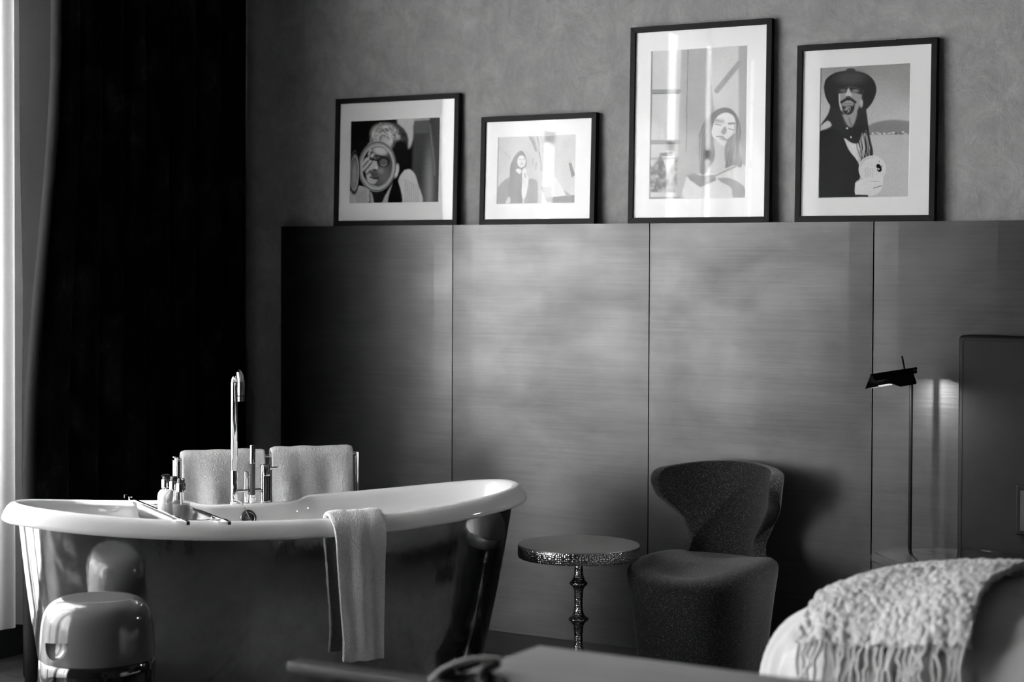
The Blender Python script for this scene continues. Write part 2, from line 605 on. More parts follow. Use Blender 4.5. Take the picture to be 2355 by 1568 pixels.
# ------------------------------------------------------------------ steel wall panelling with the ledge for the pictures
pan = thing('wall_panelling', 'dark brushed steel wall panelling behind the bathtub and chair, pictures standing on its top', 'wall panelling', (-4.703, 0, 0.09))
edges = [-4.703, -3.8605, -3.0087, -2.1570, -1.3055, -0.454, 0.398]
for k, (a, b) in enumerate(zip(edges, edges[1:])):
    bm = bmesh.new()
    g = 0.0022
    nseg = 10
    y_in = 0.0445
    # gently bowed sheet: a grid front with a few millimetres of unevenness and folded edges
    rows = []
    for i in range(nseg + 1):
        r_ = []
        for j in range(13):
            xx = a + g + (b - a - 2 * g) * i / nseg - edges[0]
            zz = 1.56 * j / 12
            ed = min(i, nseg - i) / nseg * 2
            yy = -0.0022 * nz(k * 3.1 + i * .35, j * .22) * min(1, ed * 2) + (0.0 if 0 < i < nseg else 0.0012)
            r_.append(bm.verts.new((xx, yy, zz)))
        rows.append(r_)
    for i in range(nseg):
        for j in range(12):
            bm.faces.new((rows[i][j], rows[i + 1][j], rows[i + 1][j + 1], rows[i][j + 1]))
    ret = bmesh.ops.extrude_edge_only(bm, edges=[e for e in bm.edges if e.is_boundary])
    for v in [q for q in ret['geom'] if isinstance(q, bmesh.types.BMVert)]:
        v.co.y = y_in
    uvl = bm.loops.layers.uv.new('brush')
    for f_ in bm.faces:
        for lp in f_.loops:
            lp[uvl].uv = (lp.vert.co.x, lp.vert.co.z + lp.vert.co.y)
    from_bm('panel', bm, 'dark_brushed_steel', pan)

# ------------------------------------------------------------------ prints: drawn as ink values on a fine grid
class Ink:
    def __init__(s, corners, nx, ny, base):
        s.c = [np.array(p, float) for p in corners]      # tl, tr, bl, br in drawing units
        u, v = np.meshgrid((np.arange(nx) + .5) / nx, (np.arange(ny) + .5) / ny)
        tl, tr, bl, br = s.c
        s.x = (1 - v) * ((1 - u) * tl[0] + u * tr[0]) + v * ((1 - u) * bl[0] + u * br[0])
        s.y = (1 - v) * ((1 - u) * tl[1] + u * tr[1]) + v * ((1 - u) * bl[1] + u * br[1])
        s.u, s.v = u, v
        s.a = np.full((ny, nx), float(base))
        s.px = (tr[0] - tl[0]) / nx
    def blend(s, m, tone):
        s.a = s.a * (1 - m) + tone * m
    def soft(s, d, w):
        return smooth01(0.5 - d / (2 * max(w, s.px * .7)))
    def ell(s, cx, cy, rx, ry, tone, w=4, ang=0, op=1.0):
        ca, sa = math.cos(ang), math.sin(ang)
        X, Y = s.x - cx, s.y - cy
        a, b = (X * ca + Y * sa) / rx, (-X * sa + Y * ca) / ry
        q = np.sqrt(a * a + b * b) + 1e-9
        s.blend(s.soft((q - 1) * min(rx, ry), w) * op, tone)
    def ring(s, cx, cy, rx, ry, t, tone, w=4, ang=0):
        ca, sa = math.cos(ang), math.sin(ang)
        X, Y = s.x - cx, s.y - cy
        a, b = (X * ca + Y * sa) / rx, (-X * sa + Y * ca) / ry
        q = np.sqrt(a * a + b * b) + 1e-9
        s.blend(s.soft(np.abs(q - 1) * min(rx, ry) - t / 2, w), tone)
    def poly(s, pts, tone, w=4, op=1.0):
        P = np.array(pts, float)
        ins = np.zeros_like(s.x, bool)
        d = np.full_like(s.x, 1e9)
        for (x0, y0), (x1, y1) in zip(P, np.roll(P, -1, 0)):
            c = ((y0 > s.y) != (y1 > s.y)) & (s.x < (x1 - x0) * (s.y - y0) / (y1 - y0 + 1e-9) + x0)
            ins ^= c
            d = np.minimum(d, s.segd(x0, y0, x1, y1))
        s.blend(s.soft(np.where(ins, -d, d), w) * op, tone)
    def curve(s, pts, tone, w=4, op=1.0):
        P = list(pts); P = catmull(P + [P[0]], len(P) * 8)
        s.poly(P[:-1], tone, w, op)
    def segd(s, x0, y0, x1, y1):
        dx, dy = x1 - x0, y1 - y0
        t = np.clip(((s.x - x0) * dx + (s.y - y0) * dy) / (dx * dx + dy * dy + 1e-9), 0, 1)
        return np.hypot(s.x - x0 - t * dx, s.y - y0 - t * dy)
    def line(s, pts, t, tone, w=2, op=1.0):
        d = np.full_like(s.x, 1e9)
        for p, q in zip(pts, pts[1:]):
            d = np.minimum(d, s.segd(*p, *q))
        s.blend(s.soft(d - t / 2, w) * op, tone)
    def fbm(s, sx, sy, seed):
        r = np.random.default_rng(seed)
        out = np.zeros_like(s.a)
        for o in range(3):
            k = 2 ** o
            nx, ny = max(2, int(sx * k)), max(2, int(sy * k))
            g = r.random((ny + 2, nx + 2))
            fx, fy = s.u * nx, s.v * ny
            ix, iy = fx.astype(int), fy.astype(int)
            tx, ty = smooth01(fx - ix), smooth01(fy - iy)
            out += ((g[iy, ix] * (1 - tx) + g[iy, ix + 1] * tx) * (1 - ty) + (g[iy + 1, ix] * (1 - tx) + g[iy + 1, ix + 1] * tx) * ty - .5) / k
        return out
    def grain(s, amt, seed):
        r = np.random.default_rng(seed)
        s.a = np.clip(s.a * (1 + amt * r.standard_normal(s.a.shape)), 0.002, 0.9)

def ink_mirror():
    k = Ink([(220, 253), (1292, 212), (228, 1240), (1302, 1230)], 210, 196, 0.006)
    k.blend(k.soft(980 - k.x, 25), 0.05)
    g = np.exp(-((k.x - 1180 - (k.y - 500) * .03) / 60) ** 2) * smooth01((k.y - 300) / 700)
    k.a += g * 0.16
    k.blend(k.soft(1230 - k.x, 40) * .7, 0.07)
    k.line([(1175, 300), (1200, 500), (1235, 720), (1250, 900)], 14, 0.22, 14, .6)
    k.curve([(780, 225), (975, 215), (980, 330), (975, 480), (925, 590), (860, 480), (805, 350)], 0.42, 18)
    k.poly([(990, 250), (1165, 240), (1165, 400), (995, 405)], 0.09, 10)
    k.line([(990, 240), (1160, 232)], 22, 0.35, 10)
    # hair
    k.ell(690, 500, 235, 230, 0.05, 14)
    k.ell(640, 420, 175, 140, 0.33, 26, .2)
    k.ell(730, 470, 120, 95, 0.44, 30, .6)
    for i in range(150):
        r = np.random.default_rng(i)
        a0, q = r.uniform(-3.3, .5), r.uniform(.15, 1.0) ** .6
        x, y = 670 + 205 * q * math.cos(a0), 500 + 205 * q * math.sin(a0)
        th = a0 + PI / 2 + r.normal(0, .5)
        pts = [(x, y)]
        for _ in range(4):
            x += 17 * math.cos(th); y += 17 * math.sin(th); th += r.uniform(.0, .5)
            pts.append((x, y))
        lit = max(0.0, 1 - max(0, (x - 730)) / 160) * max(0.15, 1 - max(0, y - 520) / 120)
        k.line(pts, r.uniform(6, 15), r.choice([.02, .06, .2, .36, .52, .6]) * lit + .01, 7, .7)
    k.ell(830, 640, 105, 165, 0.008, 26)
    k.poly([(440, 520), (520, 490), (560, 540), (420, 600)], 0.3, 10)
    k.ell(790, 850, 30, 80, 0.5, 10, .15)
    k.curve([(885, 845), (950, 835), (1010, 890), (1050, 1000), (1110, 1240), (860, 1240), (810, 1050), (830, 930)], 0.44, 10)
    for i in range(7):
        k.line([(900 + i * 26, 960 + i * 12), (905 + i * 26, 1240)], 9, 0.24, 9, .7)
    k.curve([(760, 985), (705, 1240), (625, 1240), (690, 1100)], 0.34, 8)
    k.curve([(760, 950), (820, 990), (870, 1240), (700, 1240)], 0.006, 8)
    k.curve([(460, 1080), (640, 1090), (620, 1240), (470, 1240)], 0.012, 10)
    k.curve([(480, 1110), (500, 1120), (530, 1240), (490, 1240)], 0.3, 6)
    k.curve([(226, 1100), (330, 1030), (460, 1070), (470, 1150), (450, 1240), (226, 1240)], 0.36, 8)
    for i in range(5):
        k.line([(300 + i * 30, 1090), (330 + i * 28, 1230)], 7, 0.16, 9, .7)
    # round mirror with a face in glasses
    k.ell(555, 795, 200, 265, 0.015, 6)
    k.ell(590, 820, 165, 235, 0.085, 30)
    k.ell(585, 612, 88, 45, 0.50, 20, .25)
    k.ell(640, 900, 70, 90, 0.14, 50)
    for pts, t_ in (([(362, 800), (420, 720), (505, 660)], 40), ([(372, 850), (430, 790), (470, 735)], 34), ([(470, 600), (455, 650), (480, 690)], 30)):
        k.line(pts, t_, 0.45, 12); k.line([(x + 6, y + 22) for x, y in pts], 9, 0.03, 8)
    k.curve([(520, 700), (545, 720), (565, 800), (560, 850), (520, 862), (470, 840), (430, 880), (420, 850), (480, 780)], 0.46, 14)
    k.ell(530, 845, 34, 18, 0.05, 10); k.ell(548, 812, 16, 18, 0.58, 10)
    k.curve([(425, 900), (470, 880), (500, 930), (560, 960), (520, 1010), (450, 985)], 0.40, 14)
    k.curve([(365, 890), (400, 930), (470, 1010), (560, 1040), (470, 1052), (390, 985)], 0.44, 8)
    k.line([(475, 925), (525, 945), (578, 935)], 16, 0.012, 8)
    k.ell(600, 850, 36, 34, 0.24, 22)
    k.ell(632, 742, 78, 62, 0.02, 8); k.ell(632, 748, 48, 42, 0.12, 10); k.line([(600, 780), (640, 792), (672, 770)], 10, 0.30, 6)
    k.line([(470, 700), (500, 712), (560, 726)], 24, 0.015, 8)
    k.line([(520, 664), (600, 672), (690, 700)], 14, 0.02, 8)
    k.ring(555, 797, 207, 273, 48, 0.27, 5)
    k.ring(555, 797, 225, 290, 8, 0.06, 5)
    k.ring(560, 805, 196, 262, 12, 0.42, 6)
    k.ell(276, 870, 56, 232, 0.10, 6)
    k.ell(278, 900, 30, 150, 0.26, 20)
    k.ring(276, 870, 52, 225, 14, 0.34, 6)
    k.ring(280, 872, 62, 240, 12, 0.01, 6)
    k.grain(.10, 1)
    return k

def ink_hood():
    k = Ink([(238, 365), (1225, 338), (240, 1217), (1225, 1212)], 184, 160, 0.42)
    k.a += k.fbm(4, 3, 3) * .06
    k.line([(241, 360), (243, 1220)], 9, 0.10, 4)
    k.line([(250, 480), (400, 640)], 6, 0.22, 4, .8)
    for pts, t, tone in (([(640, 360), (690, 450), (725, 540)], 22, .13), ([(665, 360), (710, 450)], 18, .2), ([(738, 355), (765, 470), (770, 620)], 10, .12),
                         ([(770, 560), (790, 680), (800, 800)], 12, .14), ([(690, 640), (690, 720)], 16, .25), ([(735, 700), (728, 790)], 14, .22), ([(690, 360), (745, 560)], 8, .2)):
        k.line(pts, t, tone, 8, .8)
    k.curve([(640, 900), (700, 900), (752, 940), (765, 1080), (750, 1220), (600, 1220), (620, 1000)], 0.20, 8)
    k.curve([(242, 1220), (248, 1020), (310, 930), (385, 880), (430, 850), (430, 1220)], 0.19, 8)
    k.curve([(395, 850), (402, 730), (450, 615), (515, 543), (560, 550), (598, 615), (612, 690), (600, 745), (560, 790), (565, 1000), (555, 1220), (400, 1220), (380, 1000)], 0.055, 7)
    k.ell(545, 678, 54, 80, 0.55, 6, -.05)
    k.ell(525, 648, 14, 6, 0.12, 4); k.ell(572, 645, 12, 6, 0.14, 4)
    k.line([(545, 650), (548, 690)], 7, 0.30, 4); k.ell(548, 708, 16, 9, 0.14, 4)
    k.line([(505, 740), (540, 762), (580, 748)], 9, 0.10, 5)
    k.curve([(472, 790), (500, 765), (545, 790), (525, 838)], 0.62, 5)
    k.curve([(555, 800), (600, 770), (612, 840), (640, 900), (615, 1100), (575, 1160), (555, 1060), (560, 940)], 0.60, 6)
    k.line([(590, 830), (600, 880)], 12, 0.16, 5); k.line([(575, 900), (600, 1000)], 5, 0.3, 4)
    k.curve([(385, 1120), (415, 1150), (400, 1220), (350, 1220)], 0.42, 6)
    k.poly([(800, 1005), (935, 995), (945, 1140), (850, 1145)], 0.24, 6)
    k.poly([(965, 850), (1080, 1040), (1165, 1115), (950, 1140)], 0.56, 8)
    k.poly([(1080, 1040), (1180, 1112), (1120, 1120)], 0.2, 4)
    k.poly([(845, 1145), (1228, 1110), (1228, 1214), (890, 1214)], 0.075, 4)
    k.poly([(1140, 706), (1176, 698), (1222, 856), (1185, 892)], 0.075, 4)
    k.poly([(1140, 700), (1150, 640), (1175, 695)], 0.34, 5)
    k.grain(.06, 2)
    return k

def ink_woman():
    k = Ink([(163, 280), (855, 228), (180, 1340), (862, 1320)], 200, 300, 0.42)
    k.a += k.fbm(4, 5, 5) * .05
    k.poly([(382, 240), (580, 240), (610, 560), (640, 760), (640, 1340), (372, 1340)], 0.24, 10)
    k.poly([(790, 220), (870, 220), (870, 1100), (812, 1100)], 0.25, 12)
    k.line([(172, 568), (374, 562)], 30, 0.13, 3); k.line([(172, 584), (374, 578)], 6, 0.03, 3)
    k.line([(178, 932), (380, 926)], 32, 0.13, 4)
    k.poly([(246, 1008), (338, 998), (338, 1028), (248, 1032)], 0.07, 4)
    k.line([(180, 1050), (375, 1045)], 16, 0.20, 5)
    m_ = k.soft(1090 + 50 * np.sin(k.x / 22.0) + 90 * k.fbm(16, 4, 8) - k.y, 20) * k.soft(k.y - 1290, 8) * k.soft(k.x - 378, 6)
    k.blend(m_, np.clip(0.09 + k.fbm(26, 40, 4) * .28, .02, .3))
    k.line([(180, 1332), (400, 1326)], 14, 0.12, 4)
    k.line([(430, 240), (432, 640), (430, 700), (436, 740), (436, 1000)], 6, 0.05, 3)
    k.line([(165, 280), (182, 1340)], 8, 0.06, 3)
    k.line([(645, 555), (800, 355)], 38, 0.22, 8)
    # woman, eyes closed, long dark hair
    k.curve([(440, 1180), (540, 1150), (640, 1120), (720, 1130), (800, 1085), (862, 1110), (870, 1340), (450, 1340)], 0.46, 6)
    k.curve([(525, 870), (560, 780), (622, 710), (690, 676), (752, 688), (800, 750), (822, 850), (812, 960), (832, 1095), (770, 1090), (715, 1110), (700, 1050), (620, 1120), (552, 1160), (530, 1060)], 0.075, 7)
    k.curve([(612, 830), (650, 745), (710, 712), (765, 735), (784, 800), (776, 880), (735, 950), (690, 955), (640, 905), (618, 870)], 0.55, 6)
    k.curve([(630, 900), (700, 950), (735, 940), (722, 1020), (712, 1110), (650, 1150), (590, 1130), (640, 1040)], 0.38, 8)
    k.curve([(730, 900), (780, 860), (776, 930), (735, 1000), (715, 1060), (712, 960)], 0.16, 8)
    k.line([(645, 770), (690, 775)], 26, 0.26, 14); k.line([(640, 795), (680, 803)], 6, 0.1, 3)
    k.line([(735, 790), (775, 788)], 14, 0.12, 6); k.line([(735, 825), (768, 836)], 6, 0.1, 3)
    k.curve([(680, 850), (705, 812), (722, 830), (715, 860), (695, 870)], 0.2, 6)
    k.line([(650, 884), (690, 882), (728, 912)], 8, 0.09, 3); k.ell(695, 900, 26, 10, 0.24, 6, .4)
    for i in range(22):
        r = np.random.default_rng(100 + i)
        x = r.uniform(532, 596)
        k.line([(x + 30, 790), (x + 5, 900), (x, 1120)], r.uniform(3, 7), r.choice([.02, .03, .2, .28]), 4, .6)
    for i in range(10):
        r = np.random.default_rng(140 + i)
        x = r.uniform(730, 820)
        k.line([(785 + r.uniform(-10, 25), 800), (x, 1085)], r.uniform(3, 6), r.choice([.02, .04, .25]), 4, .6)
    k.poly([(445, 1165), (490, 1150), (545, 1165), (650, 1160), (655, 1200), (545, 1250), (470, 1200)], 0.10, 6)
    k.line([(600, 1190), (720, 1130), (800, 1092)], 14, 0.18, 4)
    k.curve([(660, 1180), (760, 1185), (850, 1240), (858, 1320), (780, 1325), (760, 1250), (690, 1210)], 0.17, 7)
    k.grain(.05, 3)
    return k

def ink_hat():
    k = Ink([(218, 290), (922, 255), (220, 1308), (917, 1303)], 204, 300, 0.30)
    k.a = 0.24 + 0.20 * smooth01((k.y - 250) / 560)
    k.ell(800, 800, 240, 100, 0.20, 10)
    k.blend(k.soft(815 - k.y, 10), 0.40)
    k.a += k.fbm(3, 5, 9) * .04
    for i in range(18):
        r = np.random.default_rng(i + 50)
        k.ell(600 + i * 18, r.uniform(795, 812), r.uniform(5, 13), r.uniform(4, 10), r.choice([.1, .2, .5]), 4)
    # hair and coat
    k.curve([(300, 580), (285, 640), (262, 680), (222, 740), (222, 780), (300, 770), (400, 800), (520, 880), (560, 1010), (640, 975), (612, 820), (585, 640), (560, 580)], 0.035, 6)
    k.curve([(224, 745), (280, 705), (308, 745), (228, 778)], 0.42, 8)
    k.curve([(218, 785), (310, 765), (400, 790), (440, 860), (510, 1000), (545, 1090), (540, 1160), (508, 1195), (515, 1290), (605, 1300), (600, 1312), (216, 1312)], 0.028, 6)
    k.curve([(410, 842), (480, 862), (520, 880), (520, 1010), (505, 1000), (450, 930)], 0.50, 6)
    for i in range(30):
        r = np.random.default_rng(i + 200)
        x = r.uniform(500, 590)
        k.line([(x, r.uniform(780, 850)), (x + r.uniform(5, 30), 920), (x + r.uniform(-20, 45), r.uniform(960, 1050))], r.uniform(3, 8), r.choice([.02, .03, .25, .42, .5]), 4, .75)
    k.curve([(395, 660), (500, 620), (505, 680), (470, 755), (430, 730)], 0.26, 10)
    k.curve([(380, 740), (470, 760), (560, 740), (520, 880), (430, 850)], 0.03, 8)
    k.ell(434, 764, 8, 6, .6, 3); k.ell(466, 834, 5, 8, .6, 3)
    # hat
    k.ell(455, 312, 38, 20, 0.05, 5)
    k.curve([(242, 440), (262, 375), (340, 325), (450, 314), (560, 330), (635, 385), (660, 470), (630, 560), (580, 618), (545, 600), (330, 600), (290, 575), (255, 510)], 0.028, 5)
    k.ell(455, 370, 110, 50, 0.065, 30)
    k.curve([(362, 470), (450, 440), (540, 470), (538, 560), (500, 640), (440, 660), (388, 625), (366, 560)], 0.26, 7)
    k.ell(543, 568, 13, 32, 0.34, 5)
    k.line([(370, 470), (430, 462), (470, 460), (545, 480)], 42, 0.04, 8)
    k.ell(495, 472, 26, 13, 0.18, 6); k.ell(398, 468, 24, 12, 0.12, 6)
    k.curve([(415, 515), (440, 450), (468, 515), (440, 525)], 0.42, 6)
    k.ell(440, 520, 22, 10, 0.08, 5)
    k.line([(385, 560), (425, 535), (460, 535), (495, 560)], 22, 0.03, 7)
    k.line([(405, 575), (445, 565), (480, 575)], 6, 0.14, 4)
    k.curve([(388, 560), (405, 590), (470, 590), (492, 562), (486, 620), (462, 652), (430, 658), (400, 632)], 0.03, 7)
    k.line([(410, 578), (440, 571), (476, 577)], 6, 0.2, 4)
    k.line([(412, 590), (442, 584), (474, 590)], 6, 0.10, 3)
    for i in range(26):
        r = np.random.default_rng(i + 400)
        k.ell(r.normal(434, 13), r.normal(618, 14), 4, 6, r.choice([.08, .2, .35]), 3, 0, .7)
    k.line([(370, 500), (372, 560), (385, 620)], 8, 0.5, 6, .7)
    k.line([(450, 690), (468, 745)], 16, 0.12, 10, .7)
    # hand with a fan of cards
    k.ell(636, 1085, 106, 106, 0.52, 4)
    k.curve([(505, 1195), (560, 1165), (700, 1130), (722, 1190), (700, 1260), (640, 1295), (515, 1290)], 0.54, 5)
    for i in range(4):
        k.line([(585 + i * 17, 1075 + i * 4), (582 + i * 20, 1150)], 4, 0.34, 4, .8)
    k.line([(630, 1180), (690, 1185)], 4, .25, 3); k.line([(650, 1235), (712, 1216)], 6, .12, 3); k.line([(520, 1292), (600, 1296)], 16, .03, 4)
    for i in range(9):
        a = PI + .3 + i * .16
        k.ell(636 + 92 * math.cos(a), 1085 + 92 * math.sin(a), 3.5, 3.5, .15, 2)
    # the spade pip on the front card, lying on its side
    k.ell(683, 1062, 17, 17, 0.012, 3); k.ell(693, 1090, 18, 18, 0.012, 3)
    k.poly([(680, 1050), (708, 1066), (712, 1050), (714, 1070), (700, 1078), (712, 1086), (690, 1100)], 0.012, 3)
    k.ell(686, 1085, 7, 6, 0.5, 3); k.ell(690, 1026, 4, 4, .05, 2)
    k.grain(.07, 4)
    return k

PICS = [  # name label, x0, x1, top, print rect (x0, x1, z0, z1), ink
    ('black framed photograph of a person holding a round mirror, beside the dark curtain', -4.437, -3.845, 2.163, (-4.364, -3.938, 1.742, 2.071), ink_mirror, 'portrait_print_a'),
    ('smallest black framed photograph, pale picture of a hooded person', -3.743, -3.240, 2.065, (-3.669, -3.331, 1.731, 1.985), ink_hood, 'portrait_print_b'),
    ('tallest black framed photograph, woman with closed eyes and long dark hair', -3.100, -2.542, 2.368, (-3.016, -2.639, 1.740, 2.277), ink_woman, 'portrait_print_c'),
    ('black framed photograph of a bearded man in a wide hat holding cards', -2.447, -1.947, 2.266, (-2.361, -2.042, 1.735, 2.184), ink_hat, 'portrait_print_d'),
]
ZL = 1.6505
for k, (label, xa, xb, top, (pa, pb, pz0, pz1), ink, pm) in enumerate(PICS):
    w, h = xb - xa, top - ZL
    xc = (xa + xb) / 2
    yb = 0.003
    tilt = math.asin((0.0435 - yb - 0.026) / h)
    t = thing('picture_frame', label, 'picture', (xc, yb, ZL), (-tilt, 0, 0), 'framed photographs leaning on the panelling ledge')
    fb, fd = 0.0205, 0.026
    # four mitred mouldings
    def moulding(p0, p1, q1, q0):
        bm = bmesh.new()
        fr = [bm.verts.new((x, 0, z)) for x, z in (p0, p1, q1, q0)]
        bk = [bm.verts.new((x, fd, z)) for x, z in (p0, p1, q1, q0)]
        bm.faces.new(fr); bm.faces.new(bk[::-1])
        for i in range(4):
            bm.faces.new((fr[i], bk[i], bk[(i + 1) % 4], fr[(i + 1) % 4]))
        from_bm('moulding', bm, 'black_frame_lacquer', t, bevel=0.0012)
    A, B, Cc, D = (-w / 2, 0), (w / 2, 0), (w / 2, h), (-w / 2, h)
    a, b, c, d = (-w / 2 + fb, fb), (w / 2 - fb, fb), (w / 2 - fb, h - fb), (-w / 2 + fb, h - fb)
    moulding(A, B, b, a); moulding(B, Cc, c, b); moulding(Cc, D, d, c); moulding(D, A, a, d)
    # mat board with a bevelled window
    p0, p1, z0, z1 = pa - xc, pb - xc, pz0 - ZL, pz1 - ZL
    bm = bmesh.new()
    def quadring(o_, i_, yo, yi):
        O = [bm.verts.new((x, yo, z)) for x, z in o_]
        I = [bm.verts.new((x, yi, z)) for x, z in i_]
        for q in range(4):
            bm.faces.new((O[q], O[(q + 1) % 4], I[(q + 1) % 4], I[q]))
    e = 0.0022
    win = [(p0, z0), (p1, z0), (p1, z1), (p0, z1)]
    wino = [(p0 - e, z0 - e), (p1 + e, z0 - e), (p1 + e, z1 + e), (p0 - e, z1 + e)]
    inn = [(x * 1.004, z) for x, z in (a, b, c, d)]
    quadring(inn, wino, 0.0085, 0.0085)
    quadring(wino, win, 0.0085, 0.0105)
    from_bm('mat_board', bm, 'mat_board', t)
    im = ink()
    ny, nx = im.a.shape
    gx, gz = np.meshgrid(np.linspace(p0, p1, nx), np.linspace(z1, z0, ny))
    V = np.stack([gx, np.full_like(gx, 0.0106), gz], -1).reshape(-1, 3)
    idx = np.arange(nx * ny).reshape(ny, nx)
    Fq = np.stack([idx[:-1, :-1], idx[1:, :-1], idx[1:, 1:], idx[:-1, 1:]], -1).reshape(-1, 4)
    me = bpy.data.meshes.new('print')
    me.vertices.add(len(V)); me.vertices.foreach_set('co', V.ravel())
    me.loops.add(Fq.size); me.loops.foreach_set('vertex_index', Fq.ravel())
    me.polygons.add(len(Fq)); me.polygons.foreach_set('loop_start', np.arange(0, Fq.size, 4)); me.polygons.foreach_set('loop_total', np.full(len(Fq), 4))
    me.update()
    ca = me.color_attributes.new('ink', 'FLOAT_COLOR', 'POINT')
    cc = np.ones((nx * ny, 4)); cc[:, :3] = im.a.reshape(-1, 1)
    ca.data.foreach_set('color', cc.ravel())
    link('print', me, pm, t)
    bm = bmesh.new(); box(bm, (a[0] - .003, 0.0045, a[1] - .003), (c[0] + .003, 0.0065, c[1] + .003))
    from_bm('glass', bm, 'picture_glass', t)
    boxo('backing_board', (-w / 2 + .004, 0.0135, .004), (w / 2 - .004, 0.0235, h - .004), 'grey_plastic', t)
    if k == 3:
        boxo('hanger_clip', (.075, 0.006, h + .0002), (.105, 0.020, h + .003), 'dull_chrome', t)

# ------------------------------------------------------------------ curtains
def curtain_path(pts, n):
    return catmull(pts, n)

# black velvet curtain: folds run from the back wall to its near edge, then the hem turns back and shows the lining
nf, nv = 420, 26
S = np.linspace(0, 1, nf)
fold_c = rng.uniform(-1, 1, 20)
zs = np.linspace(0.015, 3.4, nv)
P = np.zeros((nf, nv, 3))
for j, z in enumerate(zs):
    low = 1 - z / 3.0
    bx = -4.91 + 0.165 * S + 0.02 * np.sin(S * 5)
    by = 0.015 - 1.235 * S - 0.14 * smooth01((2.3 - z) / 1.6) * S ** 6
    ph = 2 * PI * (8.6 * S + 0.35 * np.sin(2 * PI * S * 1.3) + 0.05 * np.sin(z * 1.2 + S * 9))
    amp = (0.052 + 0.018 * np.sin(11 * S + 1)) * (0.75 + .35 * low)
    fold = np.sin(ph) + 0.25 * np.sin(2 * ph + 1)
    env = smooth01(S / .05)
    P[:, j, 0] = bx + amp * fold * env * (1 - 0.5 * smooth01((S - .93) / .07)) + 0.04 * smooth01((S - .9) / .1) + 0.035 * np.exp(-((S - .06) / .03) ** 2)
    P[:, j, 1] = by + 0.012 * np.cos(ph) * env
    P[:, j, 2] = z
cur = grid_mesh('velvet_curtain', P, 'black_crushed_velvet', None, thick=0.006, offset=0)
tag(cur, 'floor length black velvet curtain hanging in folds between window and back wall', 'curtain')
edge = P[-1]
nl = 14
L = np.zeros((nl, nv, 3))
for i in range(nl):
    t_ = i / (nl - 1)
    ye = -1.155 + 0.035 * smooth01((2.2 - zs) / 1.6)
    L[i, :, 0] = (edge[:, 0] - .004) * (1 - t_) - 5.0 * t_ - 0.012 * np.sin(t_ * PI)
    L[i, :, 1] = (edge[:, 1] - .006) * (1 - t_) + ye * t_ - 0.022 * np.sin(t_ * PI)
    L[i, :, 2] = zs
ln = grid_mesh('lining', L, 'curtain_lining', cur, thick=0.003)
tag(ln, 'pale grey lining turned outwards')
# velvet border strip seen along the turned edge
bd = np.stack([edge + np.array([0.004, -0.002, 0]), edge + np.array([-0.012, -0.014, 0]), edge + np.array([-0.034, -0.018, 0])])
grid_mesh('hem', bd, 'velvet_hem', cur, thick=0.002)

def sheer(y0, y1, folds, seed, label, amp=0.032, xoff=0.0, zb=0.10, sweep=0.0):
    r = np.random.default_rng(seed)
    n, nz_ = int(folds * 14), 22
    s = np.linspace(0, 1, n)
    zz = np.linspace(zb, 3.4, nz_)
    Q = np.zeros((n, nz_, 3))
    p1, p2, p3 = r.uniform(0, 6, 3)
    for j, z in enumerate(zz):
        ph = 2 * PI * folds * s + 1.1 * np.sin(2 * PI * s * 2.3 + p1) + .12 * np.sin(z * 1.5 + s * 13 + p2)
        a = amp * (0.8 + 0.5 * np.sin(s * 17 + p3)) * (1 + .3 * (1 - z / 3))
        Q[:, j, 0] = -5.085 + xoff + a * np.sin(ph) + 0.01 * np.sin(2 * ph + p2) + sweep * (1 - z / 3) ** 2
        Q[:, j, 1] = y0 + (y1 - y0) * s + 0.012 * np.cos(ph) + 0.03 * (s - .5) * np.sin(z * 1.1 + p1)
        Q[:, j, 2] = z
    o = grid_mesh('sheer_curtain', Q, 'white_sheer_voile')
    tag(o, label, 'curtain', 'white sheer curtains at the windows')
    return o
sheer(-0.50, -1.42, 8, 3, 'bright white sheer curtain at picture edge, falling almost to the floor beside the black curtain', 0.022, -0.045, zb=0.13)
sheer(-1.33, -1.94, 7, 5, 'white sheer curtain drawn across the long window next to the edge panel', 0.03, 0.02, zb=0.16)
sheer(-2.12, -2.80, 7, 8, 'narrow white sheer curtain at the middle of the long window')
sheer(-2.91, -4.31, 15, 13, 'widest white sheer curtain, hanging over the pier between the windows')
sheer(-4.44, -4.86, 5, 21, 'narrowest white sheer curtain at the window nearer the camera')
sheer(-4.99, -5.58, 8, 34, 'white sheer curtain over the centre post of the nearer window')
sheer(-5.72, -6.90, 12, 55, 'white sheer curtain at the end of the nearer window, farthest from the bathtub')

# ------------------------------------------------------------------ bathtub
TC = Vector((-3.727, -1.2499)); TA = 1.0096
AA, BB, EX = 0.8902, 0.3226, 2.25
ZR, K1, K2 = 0.70, -0.0093, 0.0571
tub = thing('bathtub', 'freestanding white enamel bathtub with polished metal outside and rolled rim', 'bathtub', (TC.x, TC.y, 0), (0, 0, TA))
def rimz(u):
    s = u / AA
    return ZR + K1 * s + K2 * s * s
def plan(t, a, b):
    c, s = math.cos(t), math.sin(t)
    return a * math.copysign(abs(c) ** (2 / EX), c), b * math.copysign(abs(s) ** (2 / EX), s)
NT_ = 160
prof = [(0.036, -.050, 0), (0.016, -.058, 0), (0.004, -.056, 0), (0, -.0505, 0), (.002, -.042, 0), (.008, -.028, 0), (.017, -.014, 0), (.028, -.004, 0), (.040, 0, 0), (.051, -.006, 0),
        (.060, -.022, .0), (.066, -.065, .02), (.074, -.12, .08), (.086, -.2, .25), (.104, -.29, .6), (.128, -.36, .9), (.165, -.41, 1), (.22, -.435, 1), (.27, -.44, 1)]
bm = bmesh.new()
rings = []
